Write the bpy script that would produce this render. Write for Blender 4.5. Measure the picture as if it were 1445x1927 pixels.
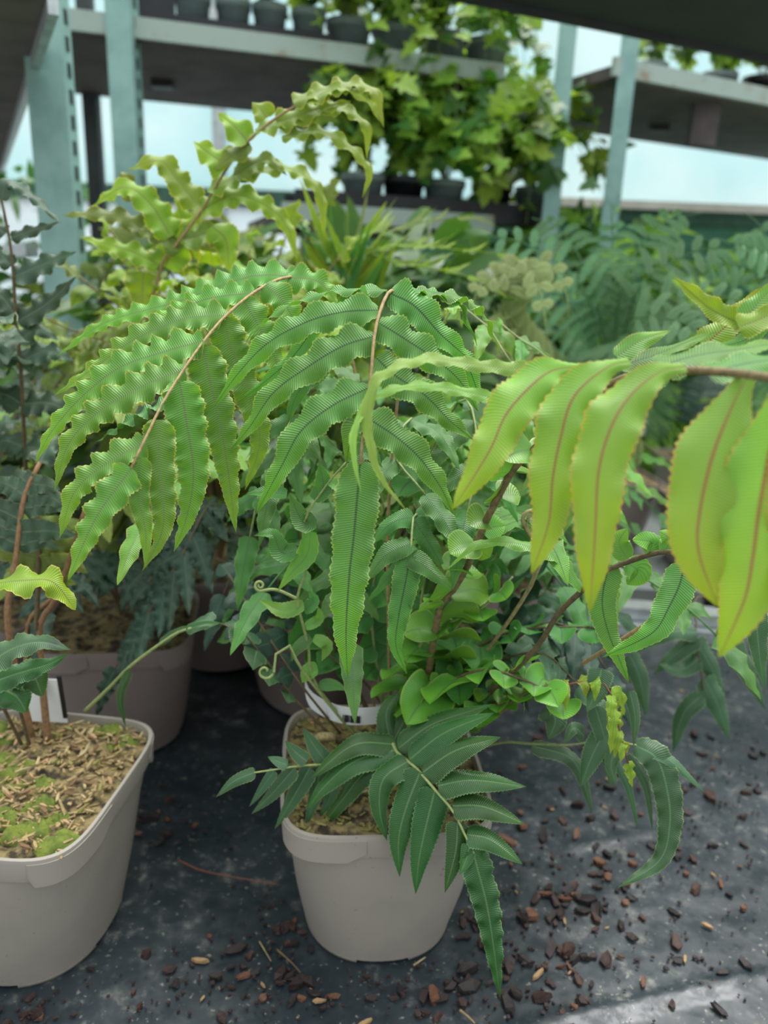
import bpy, math, random
from mathutils import Vector, Matrix, noise
V = Vector
for o in list(bpy.data.objects):
    bpy.data.objects.remove(o)
S = bpy.context.scene
COL = S.collection
# ------------------------------------------------------------------ camera
F, PW, PH = 1450.0, 1445.0, 1927.0
CAMP = V((0, 0, 0.70))
CAMM = Matrix.Rotation(math.radians(90 - 17), 3, 'X') @ Matrix.Rotation(math.radians(2.3), 3, 'Z')
cd = bpy.data.cameras.new('camera'); cam = bpy.data.objects.new('camera', cd); COL.objects.link(cam)
cam.matrix_world = Matrix.Translation(CAMP) @ CAMM.to_4x4()
cd.sensor_fit = 'VERTICAL'; cd.sensor_height = 36.0; cd.sensor_width = 27.0
cd.lens = F / PH * 36.0
cd.clip_start = 0.01
cd.dof.use_dof = True; cd.dof.focus_distance = 0.60; cd.dof.aperture_fstop = cd.lens / 6.0
S.camera = cam
# ------------------------------------------------------------------ sky, exposure
W = bpy.data.worlds.new('overcast'); S.world = W; W.use_nodes = True
wb = W.node_tree.nodes['Background']
wb.inputs[0].default_value = (0.93, 0.97, 1.0, 1); wb.inputs[1].default_value = 1.0
wt = W.node_tree; tc_ = wt.nodes.new('ShaderNodeTexCoord'); sx_ = wt.nodes.new('ShaderNodeSeparateXYZ'); mr_ = wt.nodes.new('ShaderNodeMapRange')   # overcast dome: zenith about three times the horizon
wt.links.new(tc_.outputs['Generated'], sx_.inputs[0]); wt.links.new(sx_.outputs[2], mr_.inputs[0])
mr_.inputs[1].default_value = 0; mr_.inputs[2].default_value = 1; mr_.inputs[3].default_value = .40; mr_.inputs[4].default_value = 1.55; wt.links.new(mr_.outputs[0], wb.inputs[1])
sd = bpy.data.lights.new('veiled_sun', 'SUN'); sd.energy = 2.8; sd.angle = math.radians(36); sd.color = (1, .98, .94)
so = bpy.data.objects.new('veiled_sun', sd); COL.objects.link(so); so.location = (0, 0, 5)
so.rotation_euler = (math.radians(-22), math.radians(12), 0)
vs = S.view_settings
vs.view_transform = 'Standard'; vs.look = 'None'; vs.gamma = 1; vs.use_curve_mapping = False; vs.exposure = 0.68

def ray(x, y):
    return CAMM @ V(((x - PW / 2) / F, -(y - PH / 2) / F, -1.0))
def P(x, y, Y):                       # pixel + distance in front of the camera (world Y)
    d = ray(x, y); return CAMP + d * (Y / d.y)
def G(x, y, z=0.0):                   # pixel on a level surface
    d = ray(x, y); return CAMP + d * ((z - CAMP.z) / d.z)
def depth(p): return -((CAMM.transposed() @ (p - CAMP)).z)
UP = V((0, 0, 1))
# ------------------------------------------------------------------ materials
def nmat(name):
    m = bpy.data.materials.new(name); m.use_nodes = True
    nt = m.node_tree; return m, nt, nt.nodes['Principled BSDF'], nt.nodes['Material Output']
def N(nt, t, **kw):
    n = nt.nodes.new(t)
    for k, v in kw.items(): setattr(n, k, v)
    return n
def mth(nt, op, a, b=None, c=None):
    n = N(nt, 'ShaderNodeMath', operation=op)
    for i, v in enumerate((a, b, c)):
        if v is None: continue
        if isinstance(v, (int, float)): n.inputs[i].default_value = v
        else: nt.links.new(v, n.inputs[i])
    return n.outputs[0]
def mixc(nt, fac, a, b, mode='MIX'):
    n = N(nt, 'ShaderNodeMix', data_type='RGBA', blend_type=mode)
    for s, v in ((n.inputs[0], fac), (n.inputs[6], a), (n.inputs[7], b)):
        if isinstance(v, (int, float)): s.default_value = v
        elif isinstance(v, tuple): s.default_value = (*v, 1)
        else: nt.links.new(v, s)
    return n.outputs[2]
def sstep(nt, v, a, b):
    n = N(nt, 'ShaderNodeMapRange', interpolation_type='SMOOTHSTEP')
    nt.links.new(v, n.inputs[0]); n.inputs[1].default_value = a; n.inputs[2].default_value = b
    return n.outputs[0]
def noisetex(nt, scale, detail=4, rough=.55, coord='Object', vec=None):
    n = N(nt, 'ShaderNodeTexNoise'); n.inputs['Scale'].default_value = scale
    n.inputs['Detail'].default_value = detail; n.inputs['Roughness'].default_value = rough
    if vec is None:
        tc = N(nt, 'ShaderNodeTexCoord'); vec = tc.outputs[coord]
    nt.links.new(vec, n.inputs['Vector']); return n.outputs[0]

def leaf_mat(name, base, tip=None, rib=None, edge=None, rough=.42, vein=.0017, bump=.55, trans=.28, spot=None):
    m, nt, b, out = nmat(name)
    L = nt.links.new
    uv = N(nt, 'ShaderNodeUVMap'); sp = N(nt, 'ShaderNodeSeparateXYZ'); L(uv.outputs[0], sp.inputs[0])
    au = mth(nt, 'ABSOLUTE', mth(nt, 'SUBTRACT', mth(nt, 'MULTIPLY', sp.outputs[0], 2.0), 1.0))
    ln = N(nt, 'ShaderNodeAttribute', attribute_name='along')          # 0 base .. 1 tip
    t = ln.outputs['Fac']
    ph = mth(nt, 'SUBTRACT', mth(nt, 'DIVIDE', sp.outputs[1], vein), mth(nt, 'MULTIPLY', au, 2.6))
    wv = mth(nt, 'MULTIPLY_ADD', mth(nt, 'SINE', mth(nt, 'MULTIPLY', ph, 6.2832)), .5, .5)
    oi = N(nt, 'ShaderNodeObjectInfo')
    nz = noisetex(nt, 22, 3)
    c = mixc(nt, mth(nt, 'MULTIPLY', sstep(nt, t, .25, 1.0), .85), base, tip or base)
    c = mixc(nt, mth(nt, 'MULTIPLY', sstep(nt, nz, .35, .75), .35), c, tuple(x * .62 for x in base))
    dark = mixc(nt, 1.0, c, (.70, .74, .66), 'MULTIPLY')
    c = mixc(nt, mth(nt, 'MULTIPLY', wv, .55), c, dark)
    hs = N(nt, 'ShaderNodeHueSaturation'); L(c, hs.inputs['Color'])
    L(mth(nt, 'MULTIPLY_ADD', oi.outputs['Random'], .03, .485), hs.inputs['Hue'])
    L(mth(nt, 'MULTIPLY_ADD', oi.outputs['Random'], .35, .82), hs.inputs['Value'])
    c = hs.outputs[0]
    if spot:
        nz2 = noisetex(nt, 60, 3)
        f = mth(nt, 'MULTIPLY', sstep(nt, t, .72, .95), sstep(nt, nz2, .35, .6))
        c = mixc(nt, f, c, spot)
    if rib: c = mixc(nt, sstep(nt, au, .075, .03), c, rib)
    if edge: c = mixc(nt, mth(nt, 'MULTIPLY', sstep(nt, au, .90, .985), .8), c, edge)
    L(c, b.inputs['Base Color']); b.inputs['Roughness'].default_value = rough
    b.inputs['Specular IOR Level'].default_value = .45
    bp = N(nt, 'ShaderNodeBump'); bp.inputs['Strength'].default_value = bump; bp.inputs['Distance'].default_value = .0006
    L(wv, bp.inputs['Height']); L(bp.outputs[0], b.inputs['Normal'])
    tr = N(nt, 'ShaderNodeBsdfTranslucent')
    L(mixc(nt, 1.0, c, (1.25, 1.2, .55), 'MULTIPLY'), tr.inputs[0])
    mx = N(nt, 'ShaderNodeMixShader'); mx.inputs[0].default_value = trans
    L(b.outputs[0], mx.inputs[1]); L(tr.outputs[0], mx.inputs[2]); L(mx.outputs[0], out.inputs[0])
    return m
def simple(name, base, rough=.6, var=.25, scale=30, metal=0, bump=0, dark=None, coord='Object', lo=.35, hi=.7):
    m, nt, b, out = nmat(name)
    nz = noisetex(nt, scale, 5, .6, coord)
    c = mixc(nt, sstep(nt, nz, lo, hi), base, dark or tuple(x * (1 - var) for x in base))
    nt.links.new(c, b.inputs['Base Color'])
    b.inputs['Roughness'].default_value = rough; b.inputs['Metallic'].default_value = metal
    if bump:
        bp = N(nt, 'ShaderNodeBump'); bp.inputs['Strength'].default_value = bump; bp.inputs['Distance'].default_value = .003
        nt.links.new(nz, bp.inputs['Height']); nt.links.new(bp.outputs[0], b.inputs['Normal'])
    return m
M = {}
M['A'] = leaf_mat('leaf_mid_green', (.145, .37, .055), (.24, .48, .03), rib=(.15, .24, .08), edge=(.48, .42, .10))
M['B'] = leaf_mat('leaf_fresh_green', (.135, .335, .070), (.16, .43, .02), rib=(.05, .13, .04), edge=(.36, .50, .13), bump=.9)
M['C'] = leaf_mat('leaf_lime', (.25, .49, .06), (.34, .45, .008), rib=(.27, .16, .045), edge=(.52, .32, .07), trans=.34)
M['D'] = leaf_mat('leaf_deep_green', (.036, .112, .028), (.038, .128, .020), rib=(.10, .20, .07), edge=(.15, .27, .10), rough=.26, trans=.10)
M['E'] = leaf_mat('leaf_grey_green', (.055, .135, .060), (.06, .16, .055), rib=(.10, .21, .10), edge=(.22, .32, .12), rough=.4, trans=.15)
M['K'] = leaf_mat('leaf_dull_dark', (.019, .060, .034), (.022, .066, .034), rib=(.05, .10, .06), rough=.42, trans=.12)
M['N'] = leaf_mat('leaf_holly_dark', (.035, .082, .040), (.045, .10, .04), rib=(.08, .12, .07), edge=(.13, .15, .06), rough=.4, trans=.15)
M['Y'] = leaf_mat('leaf_yellow_green', (.23, .38, .025), (.33, .46, .03), rib=(.18, .22, .04), edge=(.62, .52, .13), trans=.35)
M['O'] = leaf_mat('leaf_olive', (.16, .25, .035), (.24, .32, .04), rib=(.12, .14, .03), edge=(.40, .34, .08), trans=.3)
M['R'] = leaf_mat('leaf_round_green', (.125, .31, .045), (.19, .41, .03), rib=(.10, .22, .06), edge=(.30, .42, .10), rough=.36, bump=.3)
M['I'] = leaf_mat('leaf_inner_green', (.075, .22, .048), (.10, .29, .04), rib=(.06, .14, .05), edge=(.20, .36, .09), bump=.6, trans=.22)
M['bruise'] = leaf_mat('leaf_bruised', (.075, .18, .075), (.07, .15, .08), rib=(.11, .22, .09), edge=(.16, .28, .08), spot=(.05, .04, .07))
M['L'] = leaf_mat('leaf_lacy', (.13, .31, .13), (.17, .36, .14), rib=None, trans=.25, bump=0)
M['LY'] = leaf_mat('leaf_lacy_pale', (.34, .44, .15), (.42, .50, .20), rib=None, trans=.3, bump=0)
M['G'] = leaf_mat('leaf_pale_lime', (.27, .50, .09), (.30, .52, .07), rib=(.22, .30, .06), edge=(.42, .50, .12))
M['V'] = leaf_mat('leaf_vine', (.36, .58, .08), (.40, .60, .10), rib=None, trans=.45, bump=0)
M['VD'] = leaf_mat('leaf_shrub_dark', (.075, .20, .045), (.10, .26, .05), rib=None, trans=.35, bump=0)
M['rachis'] = simple('rachis_tan', (.34, .24, .10), .7, .4, 300)
M['rachisg'] = simple('rachis_green', (.26, .33, .11), .6, .3, 300)
M['stalk'] = simple('stalk_brown', (.115, .085, .035), .7, .45, 200)
M['stalkc'] = simple('stalk_tan_brown', (.20, .15, .06), .75, .5, 200)
M['stalkr'] = simple('stalk_reddish', (.20, .075, .045), .7, .3, 200)
M['stalko'] = simple('stalk_orange_brown', (.22, .12, .05), .8, .4, 250)
M['croz'] = simple('crozier_scaly', (.33, .27, .12), .8, .4, 300)

def pot_mat(name, col):
    m, nt, b, out = nmat(name)
    n1 = noisetex(nt, 9, 4); n2 = noisetex(nt, 240, 2, .5)
    c = mixc(nt, sstep(nt, n1, .45, .75), col, tuple(x * .86 for x in col))
    c = mixc(nt, mth(nt, 'MULTIPLY', sstep(nt, n2, .70, .76), .6), c, (.10, .085, .06))
    nt.links.new(c, b.inputs['Base Color']); b.inputs['Roughness'].default_value = .48
    return m
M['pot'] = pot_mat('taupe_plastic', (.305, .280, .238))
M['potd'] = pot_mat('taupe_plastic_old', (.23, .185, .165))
M['soil'] = simple('mossy_compost', (.24, .185, .08), .95, .6, 70, bump=1.0, dark=(.03, .022, .012), lo=.4, hi=.62)
M['moss'] = simple('moss', (.15, .19, .025), .95, .5, 90, bump=1, dark=(.07, .11, .015))
for i, c in enumerate([(.34, .25, .11), (.42, .34, .17), (.17, .10, .045), (.24, .22, .06), (.40, .25, .13)]):
    M['chip%d' % i] = simple('wood_shred_%d' % i, c, .85, .35, 120)
for i, c in enumerate([(.034, .015, .012), (.022, .012, .010), (.055, .024, .015), (.13, .055, .025), (.018, .013, .012)]):
    M['bark%d' % i] = simple('bark_%d' % i, c, .65, .5, 160, bump=.6)
M['bark5'] = simple('pale_wood', (.34, .22, .10), .8, .3, 160)
M['white'] = simple('white_label', (.74, .77, .76), .4, .06, 20)
M['black'] = simple('black_ink', (.01, .01, .012), .5, .1, 20)
M['galv'] = simple('galvanised_steel', (.55, .60, .60), .38, .3, 26, metal=.7)
M['teal'] = simple('weathered_teal_steel', (.27, .46, .415), .5, .3, 14, metal=.15, dark=(.20, .36, .33))
M['darkpost'] = simple('dark_steel', (.035, .05, .05), .6, .3, 20)
M['ply'] = simple('stained_plywood', (.115, .095, .09), .8, .35, 9, dark=(.07, .06, .06))
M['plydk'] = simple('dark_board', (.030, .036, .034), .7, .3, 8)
M['edge'] = simple('pale_shelf_edge', (.34, .43, .385), .55, .4, 18, dark=(.26, .22, .14), lo=.5, hi=.75)
M['greypot'] = simple('grey_plastic', (.20, .265, .26), .5, .2, 20)
M['blackpl'] = simple('black_plastic', (.012, .016, .018), .45, .3, 30)
M['concrete'] = simple('concrete', (.26, .26, .25), .85, .3, 6)
M['green_trim'] = simple('green_timber', (.045, .13, .085), .7, .3, 12)
M['whitetrim'] = simple('white_timber', (.62, .60, .52), .7, .2, 12)
M['hedge'] = simple('green_painted_panel', (.06, .20, .13), .8, .5, 7, dark=(.03, .12, .05))
M['teal_plastic'] = simple('teal_plastic', (.03, .30, .22), .5, .15, 10)

def film_mat(name, col, col2):
    m, nt, b, out = nmat(name)
    n = noisetex(nt, 1.6, 3, .5); c = mixc(nt, sstep(nt, n, .35, .65), col, col2)
    nt.links.new(c, b.inputs['Base Color']); b.inputs['Roughness'].default_value = .4
    tr = N(nt, 'ShaderNodeBsdfTranslucent'); nt.links.new(c, tr.inputs[0])
    mx = N(nt, 'ShaderNodeMixShader'); mx.inputs[0].default_value = .6
    nt.links.new(b.outputs[0], mx.inputs[1]); nt.links.new(tr.outputs[0], mx.inputs[2]); nt.links.new(mx.outputs[0], out.inputs[0])
    return m
M['film'] = film_mat('pale_blue_film', (.72, .90, .91), (.84, .95, .95))
M['filmw'] = film_mat('white_film', (.90, .95, .97), (.82, .92, .95))

def sheet_mat():
    m, nt, b, out = nmat('black_polythene')
    n1 = noisetex(nt, 5, 6, .6); n2 = noisetex(nt, 38, 6, .7); n3 = noisetex(nt, 160, 3, .6)
    c = mixc(nt, sstep(nt, n1, .35, .7), (.010, .018, .023), (.034, .045, .052))
    c = mixc(nt, mth(nt, 'MULTIPLY', mth(nt, 'MULTIPLY', sstep(nt, n2, .52, .72), sstep(nt, n1, .42, .66)), .75), c, (.27, .27, .23))
    c = mixc(nt, mth(nt, 'MULTIPLY', sstep(nt, n3, .63, .72), .6), c, (.30, .28, .22))
    nt.links.new(c, b.inputs['Base Color'])
    r = mth(nt, 'MULTIPLY_ADD', sstep(nt, n2, .4, .7), .35, .30)
    nt.links.new(r, b.inputs['Roughness'])
    bp = N(nt, 'ShaderNodeBump'); bp.inputs['Strength'].default_value = .35; bp.inputs['Distance'].default_value = .006
    nt.links.new(noisetex(nt, 16, 3, .5), bp.inputs['Height']); nt.links.new(bp.outputs[0], b.inputs['Normal'])
    return m
M['sheet'] = sheet_mat()

# ------------------------------------------------------------------ object helpers
def tag(o, label=None, cat=None, group=None, kind=None):
    for k, v in (('label', label), ('category', cat), ('group', group), ('kind', kind)):
        if v: o[k] = v
    return o
def thing(name, loc, label, cat, group=None):
    o = bpy.data.objects.new(name, None); COL.objects.link(o); o.location = loc; o.empty_display_size = .03
    return tag(o, label, cat, group)
def origin(o):
    p = V((0, 0, 0))
    while o: p = p + o.location; o = o.parent
    return p
def link(name, me, parent=None, loc=None):
    o = bpy.data.objects.new(name, me); COL.objects.link(o); o.parent = parent
    if loc is not None: o.location = loc
    return o
class MB:
    def __init__(s): s.v = []; s.f = []; s.uv = []; s.al = []
    def add(s, v, f, uv=None, al=None):
        b = len(s.v); s.v += v; s.f += [tuple(i + b for i in q) for q in f]
        s.uv += uv or [(0.2, 0.0)] * len(v); s.al += al or [0.5] * len(v)
    def box(s, c, h, rot=None):
        c = V(c); pts = []
        for z in (-1, 1):
            for x, y in ((-1, -1), (1, -1), (1, 1), (-1, 1)):
                q = V((x * h[0], y * h[1], z * h[2]))
                if rot: q = rot @ q
                pts.append(c + q)
        s.add(pts, [(3, 2, 1, 0), (4, 5, 6, 7), (0, 1, 5, 4), (1, 2, 6, 5), (2, 3, 7, 6), (3, 0, 4, 7)])
    def beam(s, a, b, w, h):
        a, b = V(a), V(b); t = (b - a); L = t.length; t.normalize()
        r = t.cross(UP if abs(t.z) < .9 else V((0, 1, 0))).normalized(); u = r.cross(t)
        rot = Matrix((r, t, u)).transposed(); s.box((a + b) / 2, (w / 2, L / 2, h / 2), rot)
    def tube(s, pts, r0, r1, n=6):
        T = tangents(pts); up = V((.3, .2, 1)); v = []; f = []
        for i, (p, t) in enumerate(zip(pts, T)):
            a = t.cross(up); a = a.normalized() if a.length > 1e-4 else t.orthogonal().normalized()
            b = a.cross(t); k = i / (len(pts) - 1); r = r0 * (1 - k) + r1 * k
            for j in range(n):
                an = 2 * math.pi * j / n; v.append(p + a * math.cos(an) * r + b * math.sin(an) * r)
        for i in range(len(pts) - 1):
            for j in range(n): f.append((i * n + j, i * n + (j + 1) % n, (i + 1) * n + (j + 1) % n, (i + 1) * n + j))
        f.append(tuple(range(n))[::-1]); f.append(tuple(range((len(pts) - 1) * n, len(pts) * n)))
        s.add(v, f)
    def build(s, name, mat, parent=None, smooth=True, off=None):
        base = origin(parent) if parent else V((0, 0, 0))
        if off is not None: base = base + off
        me = bpy.data.meshes.new(name)
        me.from_pydata([tuple(V(p) - base) for p in s.v], [], s.f)
        u = me.uv_layers.new(name='UVMap')
        idx = [0] * len(me.loops); me.loops.foreach_get('vertex_index', idx)
        flat = []
        for i in idx: flat += s.uv[i]
        u.data.foreach_set('uv', flat)
        a = me.attributes.new('along', 'FLOAT', 'POINT'); a.data.foreach_set('value', s.al)
        me.materials.append(M[mat]); 
        me.polygons.foreach_set('use_smooth', [smooth] * len(me.polygons))
        me.update()
        return link(name, me, parent, off)
def tangents(p):
    n = len(p); return [((p[min(i + 1, n - 1)] - p[max(i - 1, 0)]).normalized()) for i in range(n)]
def spline(pts, n):
    pts = [V(p) for p in pts]
    if len(pts) == 2: pts = [pts[0], (pts[0] + pts[1]) / 2, pts[1]]
    q = [pts[0] * 2 - pts[1]] + pts + [pts[-1] * 2 - pts[-2]]
    fine = []
    for i in range(1, len(q) - 2):
        a, b, c, d = q[i - 1:i + 3]
        for k in range(12):
            t = k / 12
            fine.append(.5 * ((2 * b) + (c - a) * t + (2 * a - 5 * b + 4 * c - d) * t * t + (3 * b - a - 3 * c + d) * t ** 3))
    fine.append(pts[-1])
    acc = [0]
    for a, b in zip(fine, fine[1:]): acc.append(acc[-1] + (b - a).length)
    out = []; j = 0
    for i in range(n + 1):
        s = acc[-1] * i / n
        while j < len(fine) - 2 and acc[j + 1] < s: j += 1
        d = acc[j + 1] - acc[j]; out.append(fine[j].lerp(fine[j + 1], (s - acc[j]) / d if d > 1e-9 else 0))
    return out, acc[-1]
# ------------------------------------------------------------------ leaves
def width(shape, t):
    if shape == 'strap':   return (1 - .55 * (1 - min(t / .09, 1)) ** 2) * max(1 - t ** 2.1, 0) ** .95
    if shape == 'long':    return (1 - .6 * (1 - min(t / .12, 1)) ** 2) * max(1 - t ** 3.2, 0) ** .9
    if shape == 'hang':    return (.22 + .78 * (3 * min(t / .36, 1) ** 2 - 2 * min(t / .36, 1) ** 3)) * max(1 - t ** 3.4, 0) ** .9
    if shape == 'oval':    return max(math.sin(math.pi * (.06 + .94 * t) ** .8), 0) ** .7
    if shape == 'lance':   return max(math.sin(math.pi * (.10 + .90 * t) ** .72), 0) ** 1.05
    return 1 - t
def leaf(mb, pts, hw, nref, ns=36, nu=4, ruf=.25, wl=.022, arch=.15, seed=0, ser=.05, shape='strap', tw=(0, 0), fold=0):
    rnd = random.Random(seed); c, L = spline(pts, ns); T = tangents(c)
    ph = [rnd.uniform(0, 6.28), rnd.uniform(0, 6.28)]
    v = []; f = []; uv = []; al = []; nc = 2 * nu + 1
    for i, (p, t) in enumerate(zip(c, T)):
        k = i / ns; s = t.cross(nref)
        s = s.normalized() if s.length > 1e-4 else t.orthogonal().normalized()
        n = s.cross(t); a = tw[0] * (1 - k) + tw[1] * k
        if a: s, n = s * math.cos(a) + n * math.sin(a), n * math.cos(a) - s * math.sin(a)
        w = hw * max(width(shape, k), .012)
        for j in range(-nu, nu + 1):
            u = j / nu; sd = 0 if u < 0 else 1; d = k * L
            wob = math.sin(d / wl * 6.283 + ph[sd] + .8 * math.sin(d / wl * 1.7 + ph[1 - sd]))
            h = ruf * hw * min(1, w / hw * 1.3) * abs(u) ** 2.3 * wob - arch * w * u * u + fold * w * abs(u)
            if j == 0: h -= .03 * hw
            wu = w * u
            if abs(j) == nu: wu *= 1 + (ser if i % 2 else -ser) + .10 * ruf * wob
            v.append(p + s * wu + n * h); uv.append((u * .5 + .5, d)); al.append(k)
    for i in range(ns):
        for j in range(nc - 1):
            a = i * nc + j; f.append((a, a + 1, a + nc + 1, a + nc))
    mb.add(v, f, uv, al)
def build_multi(name, parts, parent):
    """one mesh that keeps the material of each collected piece"""
    keys = [k for k in parts if parts[k].v]; big = MB(); idx = []
    for i, k in enumerate(keys): big.add(parts[k].v, parts[k].f, parts[k].uv, parts[k].al); idx += [i] * len(parts[k].f)
    o = big.build(name, keys[0], parent)
    for k in keys[1:]: o.data.materials.append(M[k])
    o.data.polygons.foreach_set('material_index', idx); o['kind'] = 'stuff'; return o
class Bag(dict):
    def __missing__(s, k): s[k] = MB(); return s[k]
SEED = [0]
def nseed(): SEED[0] += 1; return SEED[0]
def facing(p, cam_w, up_w, extra=None):
    n = (CAMP - p).normalized() * cam_w + UP * up_w
    if extra: n = n + V(extra)
    return n.normalized()
def R3(pts): return [P(*q) for q in pts]
def rachis(parent, pts3, mat='rachis', r0=.0022, r1=.0009, name='frond', n=30, kind=None):
    mb = MB(); c, L = spline(pts3, n); mb.tube(c, r0, r1)
    return mb.build(name, mat, parent), c
def traced(parent, rc, leaves, mat, nc=(.8, .5), ruf=.25, wl=.022, ns=36, shape='strap', dY=0.0, arch=.15, yb=None, name='leaflet', ser=.05, ws=1.0):
    """leaves: (list of pixel points, half width in pixels, options)"""
    for lf in leaves:
        pts, hw = lf[0], lf[1]; o = lf[2] if len(lf) > 2 else {}
        if 'Y' in o: y0 = o['Y']
        elif rc:
            best = min(rc, key=lambda q: (q - P(pts[0][0], pts[0][1], q.y)).length); y0 = best.y
        else: y0 = yb
        d = o.get('dY', dY); n = len(pts)
        p3 = [P(x, y, y0 + d * (i / (n - 1))) for i, (x, y) in enumerate(pts)]
        m = p3[n // 2]; w = hw * ws * depth(m) / F
        mb = MB()
        leaf(mb, p3, w, facing(m, *o.get('n', nc), extra=o.get('x')), ns=o.get('ns', ns), ruf=o.get('ruf', ruf), wl=o.get('wl', wl), arch=o.get('arch', arch),
             seed=nseed(), shape=o.get('shape', shape), tw=o.get('tw', (0, 0)), fold=o.get('fold', 0), ser=ser)
        mb.build(name, o.get('m', mat), parent)
def auto(parent, c, n, ln, hw, mat, t0=.2, t1=1.0, ang=.45, droop=.3, shape='strap', ruf=.25, wl=.02, ns=16, nu=2, prof=None, terminal=True, joined=None, seed=0, camw=.3, jit=.12, arch=.15, curl=0, name='leaflet', ser=.05):
    rnd = random.Random(1000 + seed); T = tangents(c); N_ = len(c) - 1
    prof = prof or (lambda k: math.sin(math.pi * (.25 + .68 * k)) ** .8)
    jobs = []
    for i in range(n):
        for sd in (-1, 1):
            k = t0 + (t1 - t0) * (i + (.25 if sd > 0 else 0)) / n; j = min(int(k * N_), N_)
            p, t = c[j], T[j]; s = t.cross(UP); s = s.normalized() if s.length > 1e-3 else V((1, 0, 0))
            l = ln * prof((k - t0) / max(t1 - t0, 1e-3)) * rnd.uniform(1 - jit, 1 + jit); a = ang + rnd.uniform(-.15, .15)
            d = (s * sd * math.cos(a) + t * math.sin(a)).normalized(); dr = droop * rnd.uniform(.5, 1.5)
            mid = p + d * l * .52 - UP * l * dr * .25 + UP * l * curl; tip = p + d * l * (1 - .25 * dr) - UP * l * dr
            nn = (s.cross(t).normalized() + (CAMP - p).normalized() * camw + V((rnd.uniform(-jit, jit), rnd.uniform(-jit, jit), 0)) * 2).normalized()
            jobs.append(([p, mid, tip], hw * rnd.uniform(.85, 1.12) * (.55 + .45 * l / ln), nn))
    if terminal:
        t = T[-1]; l = ln * .7; p = c[-1]; jobs.append(([p, p + t * l * .5 - UP * l * .05, p + t * l - UP * l * .3], hw * .9, (t.cross(UP).cross(t) + (CAMP - p).normalized() * camw).normalized()))
    mbj = joined
    for pts, w, nn in jobs:
        mb = mbj if mbj is not None else MB()
        leaf(mb, pts, w, nn, ns=ns, nu=nu, ruf=ruf, wl=wl, arch=arch, seed=nseed(), shape=shape, ser=ser)
        if mbj is None: mb.build(name, mat, parent)
def arcfrond(base, az, L, el0, el1, n=24):
    """rachis that leaves the crown at elevation el0 and ends at el1"""
    p = V(base); out = [p.copy()]; h = V((math.sin(az), math.cos(az), 0))
    for i in range(n):
        e = el0 + (el1 - el0) * ((i + .5) / n) ** 1.15
        p = p + (h * math.cos(e) + UP * math.sin(e)) * (L / n); out.append(p.copy())
    return out
def lacy(mb, c, n, ln, seed, pin=24, w=.010, t0=.15, droop=.25):
    rnd = random.Random(seed); T = tangents(c); N_ = len(c) - 1
    for i in range(n):
        k = t0 + (1 - t0) * i / n; j = min(int(k * N_), N_); p, t = c[j], T[j]
        nr = facing(p, 1.0, .55); s = t.cross(nr).normalized(); l = ln * math.sin(math.pi * (.28 + .70 * (k - t0) / (1 - t0))) ** .9
        for sd in (-1, 1):
            d = (s * sd * .93 + t * .4).normalized(); e = p + d * l - UP * l * droop
            mid = p + d * l * .5
            cc, _ = spline([p, mid, e], pin); tt = tangents(cc); mb.tube(cc, .0009, .0004, 3)
            for q in range(1, pin):
                pw = w * math.sin(math.pi * (.2 + .75 * q / pin)) * 2.2 * rnd.uniform(.85, 1.15)
                for s2 in (-1, 1):
                    a = cc[q]; dd = (tt[q].cross(nr).normalized() * s2 + tt[q] * .5).normalized()
                    b = a + dd * pw - UP * pw * .15; wv = tt[q] * w * .32
                    mb.add([a - wv, a + (b - a) * .6 - wv * .7, b, a + (b - a) * .6 + wv * .9, a + wv], [(0, 1, 2, 3, 4)], al=[.5] * 5)
def lobed(mb, p, d, nrm, size):
    """small vine leaf with five pointed lobes, folded on its midrib"""
    d = d.normalized(); s = d.cross(nrm).normalized(); n = s.cross(d)
    prof = [(0, 0), (.25, -.12), (.55, .02), (.36, .22), (.62, .52), (.30, .50), (.24, .78), (0, 1.05)]
    v = []; 
    for x, y in prof: v.append(p + d * y * size + s * x * size + n * (abs(x) * .25 - y * y * .25) * size)
    for x, y in prof[1:-1]: v.append(p + d * y * size - s * x * size + n * (abs(x) * .25 - y * y * .25) * size)
    c0 = len(v); v.append(p + d * .35 * size)
    ring = list(range(8)) + list(range(13, 7, -1))
    mb.add(v, [(c0, ring[i], ring[(i + 1) % 14]) for i in range(14)], al=[.5] * len(v))
# ------------------------------------------------------------------ pots
def sq(n, a, rx, ry):
    c, s = math.cos(a), math.sin(a)
    return V((rx * math.copysign(abs(c) ** (2 / n), c), ry * math.copysign(abs(s) ** (2 / n), s), 0))
def pot_shape(mb, rx, ry, h, wall=.003):
    K = 64
    rows = [(0.004, .775, 2.3), (.02, .80, 2.4), (h * .35, .865, 2.8), (h * .7, .925, 3.6), (h - .026, .955, 4.6), (h - .026, .975, 4.8), (h - .004, 1.0, 5.2), (h, .995, 5.2), (h, .965, 5.2), (h - .02, .945, 5)]
    v = [sq(n, 2 * math.pi * j / K, rx * k, ry * k) + V((0, 0, z)) for z, k, n in rows for j in range(K)]
    for lo, hi in ((0, 4), (4, 5), (5, 7), (7, 8), (8, 9)):          # bands with crisp edges between them
        n = hi - lo
        mb.add(v[lo * K:(hi + 1) * K], [(i * K + j, i * K + (j + 1) % K, (i + 1) * K + (j + 1) % K, (i + 1) * K + j) for i in range(n) for j in range(K)])
    mb.add(v[:K], [tuple(range(K))[::-1]])
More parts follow.
